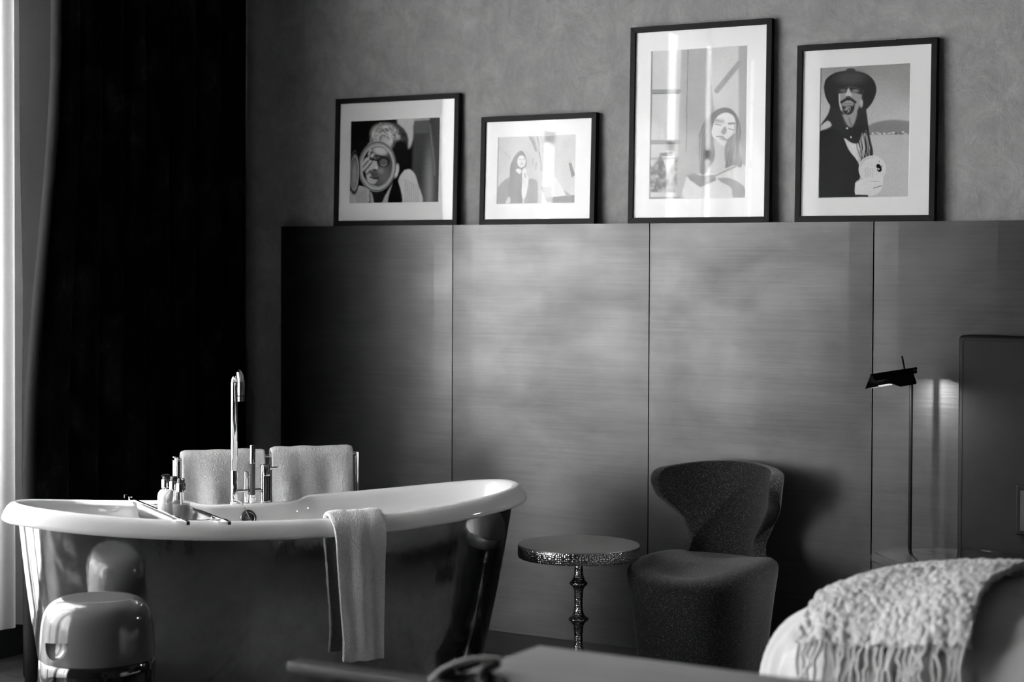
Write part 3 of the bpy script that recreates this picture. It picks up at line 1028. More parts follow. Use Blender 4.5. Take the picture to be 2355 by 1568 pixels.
for pi, (ins, dz, w) in enumerate(prof):
    ring = []
    for k in range(NT_):
        t = 2 * PI * k / NT_
        u, v = plan(t, AA, BB)
        plat = float(smooth01((0.24 - abs(u + 0.02)) / 0.07)) * float(smooth01((math.sin(t) - .2) / .3))
        i2 = ins + (0.038 * plat if 7 <= pi <= 13 else 0.0) * (1 - w)
        u2, v2 = plan(t, AA - i2, BB - i2)
        z = (1 - w) * rimz(u) + w * ZR + dz - 0.016 * plat * (1 if pi >= 4 else .6) * (1 - w)
        if 8 <= pi <= 10: z += plat * (0.003, 0.008, 0.012)[pi - 8]
        ring.append(bm.verts.new((u2, v2, z)))
    rings.append(ring)
for a, b in zip(rings, rings[1:]):
    for k in range(NT_):
        bm.faces.new((a[k], a[(k + 1) % NT_], b[(k + 1) % NT_], b[k]))
cv = bm.verts.new((0, 0, ZR - .442))
for k in range(NT_):
    bm.faces.new((rings[-1][k], rings[-1][(k + 1) % NT_], cv))
basin = from_bm('basin', bm, 'white_enamel', tub, smooth=True)
bm = bmesh.new()
rings = []
NS = 22
for i in range(NS + 1):
    f = i / NS
    ring = []
    ib = 0.034 + 0.050 * f - .006 * math.sin(f * PI)
    for k in range(NT_):
        t = 2 * PI * k / NT_
        u0, _ = plan(t, AA, BB)
        ia = 0.050 + (0.112 + .045 * smooth01((u0 + .2) / .8)) * f - .012 * math.sin(f * PI)
        u, v = plan(t, AA - ia, BB - ib)
        zt = rimz(u0) - 0.040
        ring.append(bm.verts.new((u, v, zt * (1 - f) + 0.006 * f)))
    rings.append(ring)
for a, b in zip(rings, rings[1:]):
    for k in range(NT_):
        bm.faces.new((a[k], b[k], b[(k + 1) % NT_], a[(k + 1) % NT_]))
from_bm('skirt', bm, 'polished_tub_skirt', tub, smooth=True)
# overflow rosette on the far inner wall and its plug chain
ov = Vector((-0.032, BB - 0.104, ZR - 0.060))
ovn = Vector((0, -0.96, 0.27)).normalized()
def ring_pts(c, nrm, r, n=28):
    a = nrm.orthogonal().normalized(); b = nrm.cross(a)
    return [c + a * r * math.cos(2 * PI * k / n) + b * r * math.sin(2 * PI * k / n) for k in range(n)]
bm = bmesh.new()
prev = None
for r, h in ((.0295, -.012), (.0295, .003), (.026, .006), (.021, .0065), (.0195, .0045), (.012, .0045), (.011, .006), (.004, .007)):
    ring = [bm.verts.new(p) for p in ring_pts(ov + ovn * h, ovn, r)]
    if prev:
        for k in range(28):
            bm.faces.new((prev[k], prev[(k + 1) % 28], ring[(k + 1) % 28], ring[k]))
    prev = ring
bm.faces.new(prev)
o = from_bm('overflow_rosette', bm, 'dull_chrome', tub, smooth=True); auto(o, 30)
bm = bmesh.new()
ch = catmull([(-0.074, BB - .056, ZR - .002), (-0.063, BB - .086, ZR - .000), (-0.055, BB - .109, ZR - .009), (-0.045, BB - .121, ZR - .034), (-0.032, BB - .117, ZR - .058)], 27)
for i in range(26):
    p, q = Vector(ch[i]), Vector(ch[i + 1])
    d = (q - p).normalized()
    a = d.orthogonal().normalized()
    b = d.cross(a)
    s_ = a if i % 2 else b
    c = (p + q) / 2
    tube(bm, [c + d * 0.0034 * math.cos(2 * PI * k / 10) + s_ * 0.0019 * math.sin(2 * PI * k / 10) for k in range(10)], 0.0006, 5, False, True)
tag(from_bm('plug_chain', bm, 'dull_chrome', tub, smooth=True), kind='stuff')

def T2W(u, n, z):
    return Vector((TC.x + u * math.cos(TA) - n * math.sin(TA), TC.y + u * math.sin(TA) + n * math.cos(TA), z))

# ------------------------------------------------------------------ bath mixer on the rim deck
DZ = ZR - 0.0145
fau = thing('bath_mixer', 'tall chrome bath mixer with swan neck spout and hand shower on tub rim', 'tap', T2W(-0.059, 0.287, DZ), (0, 0, TA))
lathe('spout_column', [(.0155, 0), (.0155, .006), (.0118, .008), (.0118, .108), (.0112, .109), (.0112, .112), (.0118, .113), (.0118, .36)], 'chrome', fau, 28)
R_ = 0.041
dx, dy = math.cos(-0.60 - TA), math.sin(-0.60 - TA)
pts = [(0, 0, .358), (0, 0, .40)] + [(dx * R_ * (1 - math.cos(a)), dy * R_ * (1 - math.cos(a)), .405 + R_ * math.sin(a)) for a in np.linspace(0.1, PI - .0, 16)] + [(dx * 2 * R_, dy * 2 * R_, .392), (dx * 2 * R_, dy * 2 * R_, .372)]
tubeo('spout', pts, 0.0118, 'chrome', fau, 22)
lathe('aerator', [(.0098, -.014), (.0122, -.014), (.0122, .003), (.0098, .003)], 'dull_chrome', fau, 24, (dx * 2 * R_, dy * 2 * R_, .366))
tubeo('cross_pipe', [(.008, 0, .040), (.112, 0, .040)], .0066, 'chrome', fau, 16)
lathe('mixer_body', [(.0185, 0), (.0185, .005), (.0172, .007), (.0172, .085), (.0166, .086), (.0166, .088), (.0176, .089), (.0176, .124), (.016, .126), (0, .126)], 'chrome', fau, 30, (.112, 0, 0))
bm = bmesh.new(); tube(bm, [(.112, 0, .112), (.150, -.012, .114)], [.0050, .0042], 12)
o = from_bm('lever', bm, 'chrome', fau, smooth=True); auto(o)
lathe('diverter', [(.0085, 0), (.0085, .085), (.0072, .086), (.0072, .088), (.0085, .089), (.0085, .104), (.0, .105)], 'chrome', fau, 20, (.046, .004, 0))
hs = lathe('hand_shower', [(.0060, .005), (.0080, .006), (.0080, .022), (.0094, .024), (.0094, .128), (.0090, .130), (.0090, .186), (.0078, .189), (0, .189)], 'grey_plastic', fau, 22, (.0605, -.014, .006))
lathe('shower_head', [(.0097, .128), (.0097, .187), (.0080, .1905), (0, .1905)], 'chrome', hs, 22, (.0605, -.014, .006))
lathe('holder', [(.0112, 0), (.0112, .018), (.0100, .019), (.0100, .026), (0, .026)], 'chrome', hs, 22, (.0605, -.014, 0))

# ------------------------------------------------------------------ chrome caddy across the tub, three pump bottles on it
cad = thing('bath_caddy', 'chrome wire bath caddy laid across the tub carrying three bottles', 'bath caddy', T2W(-0.358, -.012, 0), (0, 0, TA))
du = 0.064
zr0 = rimz(-0.43) + 0.006
zr1 = rimz(-0.32) + 0.006
for sgn, zr in ((-1, zr0), (1, zr1)):
    uu = sgn * du
    boxo('rail', (uu - .0045, -.30, zr - .004), (uu + .0045, .27, zr + .004), 'chrome', cad, bevel=.001)
    for e_ in (-1, 1):
        yy = e_ * .315 - .012
        boxo('end_grip', (uu - .006, yy - .026, zr - .006), (uu + .006, yy + .026, zr + .006), 'chrome', cad, bevel=.0015)
        ye = yy + e_ * .029
        boxo('rubber_tip', (uu - .0055, min(ye, ye + e_ * .007) - .002, zr - .0055), (uu + .0055, max(ye, ye + e_ * .007) + .002, zr + .0055), 'grey_plastic', cad, bevel=.0015)
bm = bmesh.new()
zf = 0.664
for k in range(62):
    n_ = -.198 + .398 * k / 61
    pts = [(-du, n_, zr0), (-du + .006, n_, zf + .012), (-du + .013, n_, zf), (du - .013, n_, zf), (du - .006, n_, zf + .012), (du, n_, zr1)]
    tube(bm, pts, .00125, 5)
tag(from_bm('wire_basket', bm, 'dull_chrome', cad, smooth=True), kind='stuff')
for n_ in (-.200, .202):
    tubeo('end_wire', catmull([(-du, n_, zr0), (-du + .02, n_ - .002, zr0 - .010), (du - .02, n_ - .002, zr1 - .010), (du, n_, zr1)], 14), .0018, 'chrome', cad, 8)
for u_ in (-du + .018, du - .018):
    tubeo('floor_wire', [(u_, -.199, zf - .002), (u_, .201, zf - .002)], .0018, 'chrome', cad, 8)

def bottle(u, n, rz, label, fill, liquid, nozzle):
    b = thing('pump_bottle', label, 'bottle', T2W(u, n, zf + .0016), (0, 0, rz), 'pump bottles on the bath caddy')
    R, H = 0.0285, 0.106
    lathe('body', [(0, 0), (R - .004, 0), (R - .0005, .003), (R, .008), (R, H - .022), (R - .002, H - .012), (R - .007, H - .004), (R - .014, H + .001), (.0125, H + .003), (.0125, H + .008)], 'bottle_glass', b, 36, cap=False)
    r2 = R - .0022
    lq = [(0, .004), (r2 - .002, .004), (r2, .008), (r2, min(fill, H - .022))]
    if fill > H - .022:
        lq += [(r2 - .002, H - .012), (r2 - .007, H - .0055)]
    lathe('liquid', lq + [(0, lq[-1][1])], liquid, b, 32)
    lathe('collar', [(.0140, H + .003), (.0150, H + .004), (.0150, H + .029), (.0140, H + .0305), (0, H + .0305)], 'chrome', b, 28)
    hd = lathe('pump_head', [(.0118, H + .031), (.0118, H + .041), (.0108, H + .0455), (0, H + .047)], 'black_plastic', b, 24)
    tubeo('nozzle', [(0, 0, H + .043), (nozzle * .018, 0, H + .0445), (nozzle * .024, 0, H + .042)], [.0042, .0034, .003], 'black_plastic', hd, 10)
    tubeo('dip_tube', [(0, 0, H), (.004, 0, H * .5), (.013, 0, .008)], .0022, 'lens_white', b, 8)
bottle(-.352, .094, -TA - .4, 'white lotion pump bottle on the caddy, farthest of three', .1, 'white_lotion', 1)
bottle(-.344, .032, -TA + .1, 'clear pump bottle on the caddy, between the white one and the nearest', .070, 'clear_gel', 1)
bottle(-.340, -.030, -TA + .5, 'clear half filled pump bottle on the caddy, nearest of three', .070, 'clear_gel', 1)

# ------------------------------------------------------------------ towels
def towel(name, profile, u0, u1, taper, label, mtx, seed, thick=0.013, group=None, wave=.009, nprof=90, nw=44, sag=0.004, slant=0.0):
    """profile: points (n, z) of the cross-section; swept along u from u0 to u1"""
    c = catmull([(a, 0, b) for a, b in profile], nprof)
    # resample by arc length
    dd = np.r_[0, np.cumsum(np.linalg.norm(np.diff(c, axis=0), axis=1))]
    tt = np.linspace(0, dd[-1], nprof)
    c = np.stack([np.interp(tt, dd, c[:, i]) for i in range(3)], 1)
    P = np.zeros((nw, nprof, 3))
    for i in range(nw):
        s = i / (nw - 1)
        for j in range(nprof):
            n_, z_ = c[j, 0], c[j, 2]
            f = abs(z_ - c[:, 2].max())
            hw = (u1 - u0) / 2 * (1 - taper * min(1, f / .4))
            uu = (u0 + u1) / 2 + (s - .5) * 2 * hw + slant * min(1, f / .4) * (n_ < 0)
            out = (1 if n_ > np.mean(profile, 0)[0] else -1)
            wv = wave * min(1, f / .15) * (math.sin(s * 9 + seed) + .6 * math.sin(s * 17 + seed * 2 + z_ * 4))
            if slant and n_ > -.30: wv *= .15
            ed = min(s, 1 - s)
            round_ = -.006 * (1 - min(1, ed / .05)) ** 2
            P[i, j] = (uu, n_ + wv * .8, z_ + (round_ if f < .03 else 0) + sag * nz(s * 5 + seed, z_ * 3))
    o = grid_mesh(name, P, 'white_terry', None, thick=thick, offset=0)
    s_ = o.modifiers.new('sub', 'SUBSURF'); s_.levels = s_.render_levels = 2
    tx = bpy.data.textures.new('terry_pile', 'CLOUDS'); tx.noise_scale = 0.0032; tx.noise_depth = 2
    d = o.modifiers.new('pile', 'DISPLACE'); d.texture = tx; d.strength = 0.0026; d.mid_level = 0.5
    o.matrix_world = mtx
    tag(o, label, 'towel', group)
    return o

# freestanding rail behind the tub
RA = 0.8785
R0, R1 = Vector((-4.396, -0.996)), Vector((-3.970, -0.482))
RD = R1 - R0
RA = math.atan2(RD.y, RD.x)
RL = RD.length
ZB = 0.806
rail = thing('towel_rail', 'freestanding chrome towel rail behind the bathtub holding two towels', 'towel rail', (R0.x, R0.y, 0), (0, 0, RA))
for u_ in (0, RL):
    for n_ in (-.02, .02):
        tubeo('post', [(u_, n_, .012), (u_, n_, ZB)], .0075, 'chrome', rail, 16)
    boxo('foot', (u_ - .014, -.13, 0), (u_ + .014, .13, .012), 'chrome', rail, bevel=.003)
for z_ in (ZB - .008, .46, .16):
    tubeo('bar', [(0, 0, z_), (RL, 0, z_)], .0085, 'chrome', rail, 16)
for u_ in (0, RL):
    tubeo('end_tie', [(u_, -.02, ZB - .008), (u_, .02, ZB - .008)], .0072, 'chrome', rail, 12)
RM = Matrix.Translation((R0.x, R0.y, 0)) @ Matrix.Rotation(RA, 4, 'Z')
rp = [(-.034, .30), (-.033, .42), (-.031, .58), (-.027, .72), (-.022, ZB - .01), (-.014, ZB + .008), (0, ZB + .015), (.014, ZB + .008), (.022, ZB - .01), (.027, .72), (.031, .60), (.033, .46), (.034, .36)]
towel('bath_towel', rp, .020, .322, .02, 'white terry towel on the rail, half hidden by the tap', RM, 1.0, .016, 'white towels on the chrome rail')
towel('bath_towel', [(a, b + .004) for a, b in rp], .345, .648, .02, 'white terry towel on the rail, farther from the dark curtain and clear of the tap', RM, 2.7, .016, 'white towels on the chrome rail')
# towel over the tub rim
zr_ = rimz(.14)
tp = [(-.222, zr_ - .20), (-.230, zr_ - .10), (-.240, zr_ - .035), (-.256, zr_ + .004), (-.285, zr_ + .0155), (-.310, zr_ + .001), (-.331, zr_ - .024), (-.340, zr_ - .066), (-.334, zr_ - .14), (-.330, zr_ - .24), (-.327, zr_ - .33), (-.326, zr_ - .455)]
TM = Matrix.Translation((TC.x, TC.y, 0)) @ Matrix.Rotation(TA, 4, 'Z')
towel('hand_towel', tp, .056, .236, .24, 'white terry hand towel hanging over the front rim of the bathtub', TM, .4, .013, None, .005, slant=.018)

# ------------------------------------------------------------------ two tone ceramic stool with a scooped grip
st = thing('ceramic_stool', 'glossy drum stool with rounded grey top and black lower half, in front of the bathtub', 'stool', (-3.684, -2.137, 0))
bm = bmesh.new()
SP = [(0, .551), (.05, .551), (.09, .5495), (.112, .545), (.130, .535), (.1435, .519), (.152, .498), (.157, .47), (.1605, .43), (.1625, .40), (.1632, .380)]
seg = 96
pr_ = catmull([(r, 0, z) for r, z in SP], 44)
rings = []
for r, _, z in pr_:
    if r < 1e-4:
        rings.append([bm.verts.new((0, 0, z))])
    else:
        rings.append([bm.verts.new((r * math.cos(2 * PI * k / seg), r * math.sin(2 * PI * k / seg), z)) for k in range(seg)])
for a, b in zip(rings, rings[1:]):
    for k in range(seg):
        if len(a) == 1:
            bm.faces.new((a[0], b[k], b[(k + 1) % seg]))
        else:
            bm.faces.new((a[k], b[k], b[(k + 1) % seg], a[(k + 1) % seg]))
bot = [bm.verts.new(v.co * 1.0) for v in rings[-1]]
bm.faces.new(rings[-1])
for v in bot: bm.verts.remove(v)
body = from_bm('upper_shell', bm, 'stool_glaze', st)
# cut the grip: half a flattened ball, flat side up
bm = bmesh.new()
bmesh.ops.create_uvsphere(bm, u_segments=40, v_segments=28, radius=1.0)
bmesh.ops.bisect_plane(bm, geom=bm.verts[:] + bm.edges[:] + bm.faces[:], plane_co=(0, 0, 0), plane_no=(0, 0, 1), clear_outer=True)
bmesh.ops.holes_fill(bm, edges=[e for e in bm.edges if e.is_boundary])
ga = Vector((-.059, -.998, 0)).normalized()
gm = Matrix.Translation(ga * .160 + Vector((0, 0, .443))) @ Matrix.Rotation(math.atan2(ga.y, ga.x) - PI / 2, 4, 'Z') @ Matrix.Rotation(0.10, 4, 'Y') @ Matrix.Diagonal((.047, .028, .048, 1))
bmesh.ops.transform(bm, matrix=gm, verts=bm.verts)
cut = from_bm('grip_cutter', bm, 'stool_glaze', st)
bo = body.modifiers.new('cut', 'BOOLEAN'); bo.operation = 'DIFFERENCE'; bo.object = cut; bo.solver = 'EXACT'
bpy.context.view_layer.update()
dg = bpy.context.evaluated_depsgraph_get()
me = bpy.data.meshes.new_from_object(body.evaluated_get(dg))
body.modifiers.clear()
body.data = me
bpy.data.objects.remove(cut)
auto(body, 35)
lathe('lower_shell', [(.1595, .3795), (.1628, .376), (.165, .35), (.167, .2), (.163, .05), (.158, .006), (.15, 0), (0, 0)], 'stool_black_glaze', st, 96)

# ------------------------------------------------------------------ hammered side table
ht = thing('side_table', 'round hammered metal side table with turned stem beside the charcoal chair', 'side table', (-3.006, -.528, 0))
lathe('table_top', [(0, .549), (.198, .549), (.206, .5475), (.2075, .544), (.2075, .5435)], 'satin_table_top', ht, 96, cap=False)
lathe('rim', [(.2075, .5445), (.2085, .541), (.2085, .508), (.2070, .505), (.190, .504), (0, .504)], 'hammered_nickel', ht, 96)
SV = [(.026, .504), (.018, .495), (.0145, .475), (.0155, .445), (.0215, .425), (.030, .4165), (.0315, .413), (.030, .4095), (.0225, .404), (.0165, .392), (.0145, .362), (.0145, .338), (.0168, .315), (.0235, .302), (.0345, .295), (.0360, .2915), (.0345, .288),
      (.0245, .281), (.0175, .268), (.0145, .235), (.0150, .21), (.0185, .185), (.026, .174), (.037, .168), (.0385, .164), (.037, .160), (.027, .152), (.0185, .135), (.016, .09), (.022, .05), (.045, .026), (.10, .016), (.135, .010), (.14, .004), (.14, 0), (0, 0)]
lathe('stem', SV, 'hammered_nickel', ht, 40, ang=50)

# ------------------------------------------------------------------ charcoal tweed chair
ac = thing('lounge_chair', 'charcoal tweed tub chair with winged back against the steel panelling', 'chair', (-2.625, -.345, 0))
ZS = .485
def sq(t, a, b, e=3.0):
    c, s = math.cos(t), math.sin(t)
    return a * math.copysign(abs(c) ** (2 / e), c), b * math.copysign(abs(s) ** (2 / e), s)
n = 72
sec = [(.175, .195, 0.0), (.180, .200, .03), (.193, .215, .15), (.206, .231, .28), (.217, .243, .38), (.225, .252, .44), (.228, .255, .465), (.223, .250, ZS - .006), (.208, .235, ZS + .006), (.17, .19, ZS + .010), (.11, .12, ZS + .006), (.0, .0, ZS + .004)]
bm = bmesh.new()
rings = []
for a, b, z in sec:
    if a < 1e-5:
        rings.append([bm.verts.new((0, 0, z))]); continue
    ring = []
    for k in range(n):
        t = 2 * PI * k / n
        x, y = sq(t, a, b)
        dz = 0.0
        if z > .4:
            dz = -.030 * max(0, -y / b) ** 2 * (1 if z > .44 else .5) * (1 - (x / a) ** 2 * .55) + .012 * (abs(x) / max(a, .01)) ** 2 * (z > .45)
        ring.append(bm.verts.new((x, y, z + dz)))
    rings.append(ring)
for a, b in zip(rings, rings[1:]):
    for k in range(n):
        if len(b) == 1:
            bm.faces.new((a[k], a[(k + 1) % n], b[0]))
        else:
            bm.faces.new((a[k], a[(k + 1) % n], b[(k + 1) % n], b[k]))
bm.faces.new(rings[0][::-1])
from_bm('seat_base', bm, 'charcoal_tweed', ac, smooth=True)
nu, nv = 41, 25
P = np.zeros((nu, nv, 3))
vk = [0, .12, .28, .45, .58, .70, .85, .95, 1.0]
fk = [1.05, .82, .73, .78, .98, 1.18, 1.27, 1.24, 1.12]
for i in range(nu):
    s = i / (nu - 1) * 2 - 1
    for j in range(nv):
        v = j / (nv - 1)
        fm = np.interp(v, vk, fk)
        ph = s * fm
        rx = .212 + .030 * v - .022 * math.sin(min(1, v * 2.4) * PI)
        ry = .215 + .075 * v
        x, y = rx * math.sin(ph), ry * math.cos(ph)
        if abs(ph) > 1.0:
            y -= (abs(ph) - 1.0) * .05 * v
        z = ZS - .03 + (.812 - ZS + .03) * v - .018 * v * s * s
        P[i, j] = (x, y, z)
bk = grid_mesh('backrest', P, 'charcoal_tweed', ac, thick=.046, offset=0)
bk.modifiers['thickness'].use_rim = True
s_ = bk.modifiers.new('sub', 'SUBSURF'); s_.levels = s_.render_levels = 2

# ------------------------------------------------------------------ black reading lamp, switched on
LX, LY = -1.970, -.15
lamp = thing('floor_lamp', 'slim black reading lamp with folded metal shade behind the glass table', 'lamp', (LX, LY, 0))
lathe('base', [(0, .014), (.095, .014), (.105, .010), (.107, .004), (.107, 0), (0, 0)], 'black_metal', lamp, 48)
tubeo('pole', [(0, 0, .012), (0, 0, 1.155)], .0062, 'black_metal', lamp, 16)
tubeo('joint', [(-.010, 0, 1.150), (.016, 0, 1.156)], .0085, 'black_metal', lamp, 14)
tubeo('tilt_rod', [(-.020, -.004, 1.150), (-.031, -.004, 1.203)], .0030, 'black_metal', lamp, 10)
HM = Matrix.Translation((0, 0, 1.160)) @ Matrix.Rotation(math.radians(76.5), 4, 'Z') @ Matrix.Rotation(math.radians(-2.5), 4, 'Y')
def plate(name, pts, nrm, mt, th=.0022):
    bm = bmesh.new()
    a = [bm.verts.new(Vector(p)) for p in pts]
    b = [bm.verts.new(Vector(p) + Vector(nrm) * th) for p in pts]
    bm.faces.new(a); bm.faces.new(b[::-1])
    for i in range(len(a)):
        bm.faces.new((a[i], b[i], b[(i + 1) % len(a)], a[(i + 1) % len(a)]))
    bmesh.ops.transform(bm, matrix=HM, verts=bm.verts)
    return from_bm(name, bm, mt, sh)
sh = thing('shade', None, None); sh.parent = lamp
near = [(-.235, -.002, 0), (-.004, -.002, 0), (-.002, -.006, -.012), (-.006, -.021, -.042), (-.014, -.024, -.047), (-.105, -.024, -.047), (-.125, -.021, -.041), (-.145, -.014, -.028), (-.165, -.010, -.020), (-.225, -.009, -.019), (-.236, -.004, -.008)]
far = [(x, -y, z) for x, y, z in [(-.235, -.002, 0), (-.004, -.002, 0), (-.006, -.021, -.044), (-.232, -.024, -.047), (-.238, -.020, -.040)]]
plate('front_flap', near, (0, -.88, .45), 'black_metal')
plate('back_flap', far[::-1], (0, .88, .45), 'black_metal')
bm = bmesh.new(); tube(bm, [(-.238, 0, .0005), (.030, 0, .0005)], .0042, 10); bmesh.ops.transform(bm, matrix=HM, verts=bm.verts)
from_bm('ridge', bm, 'black_metal', sh, smooth=True)
bm = bmesh.new(); box(bm, (-.185, -.007, -.0400), (-.125, .007, -.0370)); bmesh.ops.transform(bm, matrix=HM, verts=bm.verts)
from_bm('light_strip', bm, 'lamp_glow', sh)
ld = bpy.data.lights.new('lamp_light', 'AREA'); ld.shape = 'RECTANGLE'; ld.size = .06; ld.size_y = .012; ld.energy = 4.0
lo = bpy.data.objects.new('lamp_light', ld); COL.objects.link(lo); lo.parent = sh
lo.matrix_local = HM @ Matrix.Translation((-.155, 0, -.0425))

# ------------------------------------------------------------------ round glass bedside table
gt = thing('glass_table', 'round clear glass bedside table in front of the steel panelling and headboard', 'side table', (-1.757, -.385, 0))
GZ = .585
lathe('glass_top', [(0, GZ - .010), (.245, GZ - .010), (.2495, GZ - .008), (.2495, GZ - .002), (.247, GZ), (0, GZ)], 'table_glass', gt, 96, cap=False)
lathe('stem', [(.030, GZ - .0105), (.030, GZ - .016), (.012, GZ - .020), (.012, .02), (.13, .012), (.135, 0), (0, 0)], 'black_metal', gt, 32)

# ------------------------------------------------------------------ bed with leather headboard
HBX = -1.828
bed = thing('bed', 'bed with tall dark leather headboard against the steel panelling', 'bed', (HBX, 0, 0))
hb = boxo('headboard', (0, -.105, .10), (1.86, -.004, 1.274), 'dark_grey_leather', bed, bevel=.012)
hb.modifiers['bevel'].segments = 4
for f in hb.data.polygons: f.use_smooth = True
bm = bmesh.new()
for a, b in (((.016, -.1062, .12), (.016, -.1062, 1.258)), ((.016, -.1062, 1.258), (1.84, -.1062, 1.258))):
    A, B = Vector(a), Vector(b)
    k_ = int((B - A).length / .008)
    for i in range(k_):
        p = A + (B - A) * (i / k_)
        tube(bm, [p, p + (B - A).normalized() * .005], .0007, 4)
tag(from_bm('stitching', bm, 'dark_grey_leather', hb), kind='stuff')
sk = boxo('switch_panel', (.196, -.118, .636), (.40, -.106, .797), 'dark_grey_leather', bed, bevel=.006)
boxo('panel_recess', (.212, -.1195, .652), (.385, -.1170, .781), 'plinth_black', sk)
boxo('bed_base', (.37, -2.16, .10), (1.84, -.106, .26), 'dark_wall_paint', bed, bevel=.015)
for x_ in (.42, 1.76):
    for y_ in (-2.05, -.25):
        boxo('leg', (x_ - .03, y_ - .03, 0), (x_ + .03, y_ + .03, .10), 'dark_wood_black', bed, bevel=.004)
mt_ = boxo('mattress', (.352, -2.18, .26), (1.85, -.107, .47), 'white_cotton', bed, bevel=.05)
mt_.modifiers['bevel'].segments = 5
for f in mt_.data.polygons: f.use_smooth = True

# thick white duvet folded into a mound at the foot of the bed
DC, DR = np.array([-0.985, -1.93, .46]), np.array([.692, .39, .335])
def mound(a, h, off=0.0):
    """a: angle along the bed foot (from the near left end, around), h: elevation angle; superellipsoid"""
    ca, sa, ch, sh_ = math.cos(a), math.sin(a), math.cos(h), math.sin(h)
    pw = lambda c, e: math.copysign(abs(c) ** e, c)
    e1, e2 = .62, .72
    x = (DR[0] + off) * pw(ch, e1) * pw(ca, e2)
    y = (DR[1] + off) * pw(ch, e1) * pw(sa, e2)
    z = (DR[2] + off) * pw(sh_, e1)
    return np.array([DC[0] + x, DC[1] + y, DC[2] + z])
na, nh = 180, 60
P = np.zeros((na, nh, 3))
for i in range(na):
    a = 2 * PI * i / na
    for j in range(nh):
        h = -.55 + (PI / 2 + .55) * j / (nh - 1)
        p = mound(a, h)
        # gathers that run down from the top, strongest at the left end
        side = smooth01((math.cos(h) - .25) / .5)
        l_ = smooth01((-1.47 - p[0]) / .13)
        g = math.sin(a * 26 + 5 * h + 4 * nz(a * 3, h * 2)) * .6 + nz(a * 11 + h * 3, h * 1.1) * 1.3
        p = p + (p - DC) / np.linalg.norm(p - DC) * (g * (.003 + .020 * l_) * side + .012 * nz(p[0] * 4, p[1] * 4, p[2] * 4))
        xd = -1.165 + .05 + .05 * smooth01((DC[1] + .1 - p[1]) / .4)
        p = p - (p - DC) / np.linalg.norm(p - DC) * (.020 * math.exp(-((p[0] - xd) / .014) ** 2) * (1 if h > 0 else 0))
        P[i, j] = p
dv = grid_mesh('duvet', P, 'white_cotton', None, closed_u=True, thick=.02, offset=-1, subsurf=1)
tag(dv, 'white cotton duvet heaped at the foot of the bed under the woolly throw', 'duvet')

# ------------------------------------------------------------------ desk corner in the foreground, with what is on and beside it
DX, DY, DZT = -1.785, -2.912, .76
dk = thing('writing_table', 'grey wooden table nearest the camera, dark looped ornament lying near its edge', 'table', (DX, DY, 0))
boxo('tabletop', (0, -.90, DZT - .035), (1.60, 0, DZT), 'grey_table_wood', dk, bevel=.004)
for x_ in (.06, 1.54):
    for y_ in (-.84, -.06):
        boxo('leg', (x_ - .03, y_ - .03, 0), (x_ + .03, y_ + .03, DZT - .035), 'dark_wood_black', dk, bevel=.003)
bs = thing('desk_chair', 'black wooden chair standing by the grey table, only its back rail in view', 'chair', (-1.985, -3.19, 0))
boxo('top_rail', (-.188, -.020, .716), (.188, .022, .738), 'dark_wood_gloss', bs, bevel=.006)
boxo('back_panel', (-.085, -.012, .47), (.170, .010, .716), 'dark_wood_black', bs, bevel=.003)
boxo('seat', (-.185, -.42, .425), (.180, .015, .455), 'dark_wood_black', bs, bevel=.008)
for x_ in (-.068, .165):
    boxo('leg', (x_ - .014, -.014, 0), (x_ + .014, .012, .716), 'dark_wood_black', bs, bevel=.003)
    boxo('leg', (x_ - .014, -.405, 0), (x_ + .014, -.378, .425), 'dark_wood_black', bs, bevel=.003)
# knotted ornament of dark rods and pale beads
orn = thing('knot_ornament', 'dark looped ornament edged with pale beads lying on the grey table', 'ornament', (-1.714, -3.228, DZT))
orn.scale = (.78, .78, .78)
rod = lambda pts, r: tubeo('rod', catmull(pts, 24), r, 'dark_wood_black', orn, 12)
rod([(-.030, .100, .016), (-.012, .040, .020), (.005, -.015, .022), (.035, -.075, .012), (.09, -.13, .012)], .0115)
rod([(-.075, -.075, .010), (-.045, -.050, .012), (-.012, -.020, .012), (.030, -.005, .011), (.075, -.035, .011)], .0105)
for cx, cy, rx, ry, ph in ((-.010, -.085, .050, .034, .5), (.060, -.085, .045, .034, .2)):
    tubeo('loop', [(cx + rx * math.cos(t) * math.cos(ph) - ry * math.sin(t) * math.sin(ph), cy + rx * math.cos(t) * math.sin(ph) + ry * math.sin(t) * math.cos(ph), .0105) for t in np.linspace(0, 2 * PI, 28, endpoint=False)], .0095, 'dark_wood_black', orn, 10, True)
bp = catmull([(-.075, -.105, .014), (-.075, -.065, .026), (-.068, -.020, .034), (-.058, .030, .036), (-.048, .085, .030), (-.042, .130, .020)], 15)
bm = bmesh.new(); bmesh.ops.create_icosphere(bm, subdivisions=2, radius=.0076)
bead_me = bpy.data.meshes.new('bead'); bm.to_mesh(bead_me); bm.free()
bead_me.materials.append(MATS['pale_beads'])
for f in bead_me.polygons: f.use_smooth = True
for p in bp:
    o = bpy.data.objects.new('bead', bead_me); COL.objects.link(o); o.parent = orn; o.location = p
tubeo('bead_cord', bp, .003, 'black_metal', orn, 8)

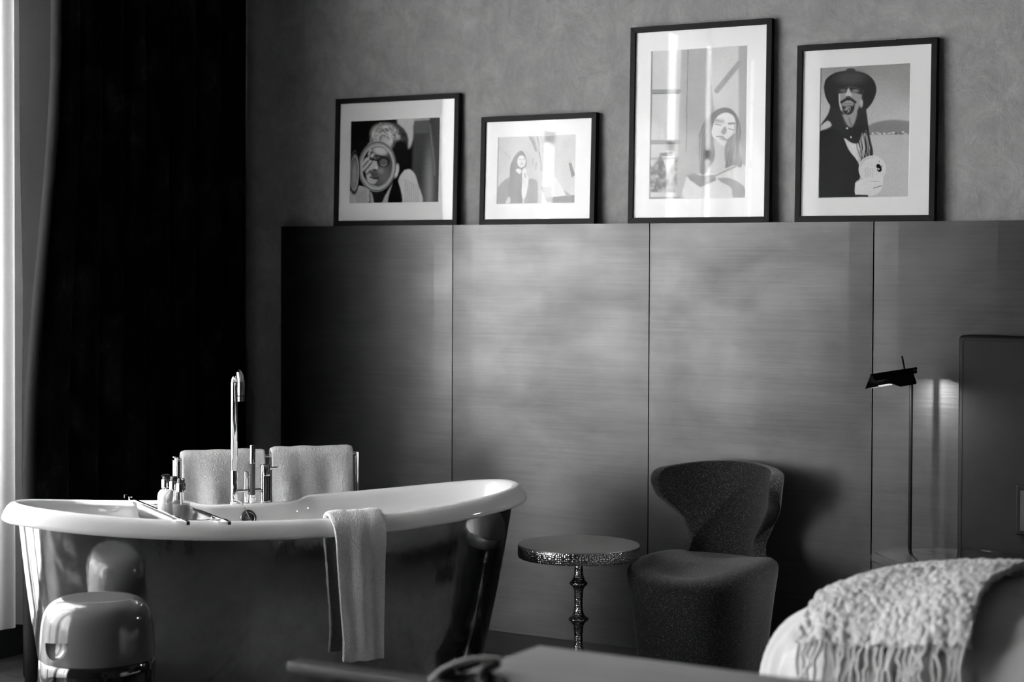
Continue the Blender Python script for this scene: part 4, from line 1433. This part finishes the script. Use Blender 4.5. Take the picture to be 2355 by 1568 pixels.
# ------------------------------------------------------------------ woolly throw over the duvet, with a knotted fringe
na, nh = 230, 190
Q = np.zeros((na, nh, 3))
ax0, ax1 = -1.545, -1.165            # left and right edge of the throw on top of the mound
def throw_pt(s, t, off):
    """s across (left to right), t from the back over the top and down the camera side"""
    x = ax0 + (ax1 - ax0) * s + .05 * t - .03 * (1 - s) * smooth01(t - .5)
    ang = math.radians(150) - math.radians(150 - 34) * t            # elevation in the cross-section
    # solve the mound's cross-section at this x
    e1, e2 = .62, .72
    xr = min(.999, abs(x - DC[0]) / DR[0])
    # scale of the cross-section there
    k = (1 - xr ** (2 / .68)) ** (.68 / 2)
    c, sn = math.cos(ang), math.sin(ang)
    pw = lambda q, e: math.copysign(abs(q) ** e, q)
    y = DC[1] - pw(c, .62) * (DR[1] * (k ** .8) + off) * -1 * -1
    z = DC[2] + pw(sn, .62) * (DR[2] * k + off)
    return np.array([x, y, z])
for i in range(na):
    s = i / (na - 1)
    for j in range(nh):
        t = j / (nh - 1)
        p = throw_pt(s, t, .027)
        p[2] -= .020 * nz(s * 11, 3.3) * smooth01((t - .75) / .25)
        b = nz(p[0] * 115, p[1] * 70, p[2] * 70) + .6 * nz(p[0] * 230, p[1] * 190, p[2] * 190)
        d = p - DC; d[0] *= .3; d /= np.linalg.norm(d)
        fold = .012 * math.sin(s * 7 + t * 2) * smooth01((t - .35) / .4)
        Q[i, j] = p + d * (b * .0068 + fold)
thr = grid_mesh('wool_throw', Q, 'pale_boucle_wool', None, thick=.014, offset=0, subsurf=1)
tag(thr, 'fluffy pale wool throw with fringe draped over the white duvet', 'blanket')
for k in range(30):
    i = int((k + .5) / 30 * (na - 1))
    p = Q[i, -1]; q = Q[i, -4]
    d = (p - q); d /= np.linalg.norm(d)
    r_ = np.random.default_rng(k)
    L_ = r_.uniform(.10, .15)
    pts = []
    for m_i in range(9):
        f = m_i / 8
        pts.append(p - d * .012 + np.array([r_.normal(0, .003) + .012 * math.sin(f * 3 + k) * f, -.022 * math.sin(f * PI * .6) - .02 * f, -L_ * f]))
    tubeo('tassel', pts, [.0052 * (1 - .45 * abs(f_ - .3)) for f_ in np.linspace(0, 1, 9)], 'pale_boucle_wool', thr, 7)
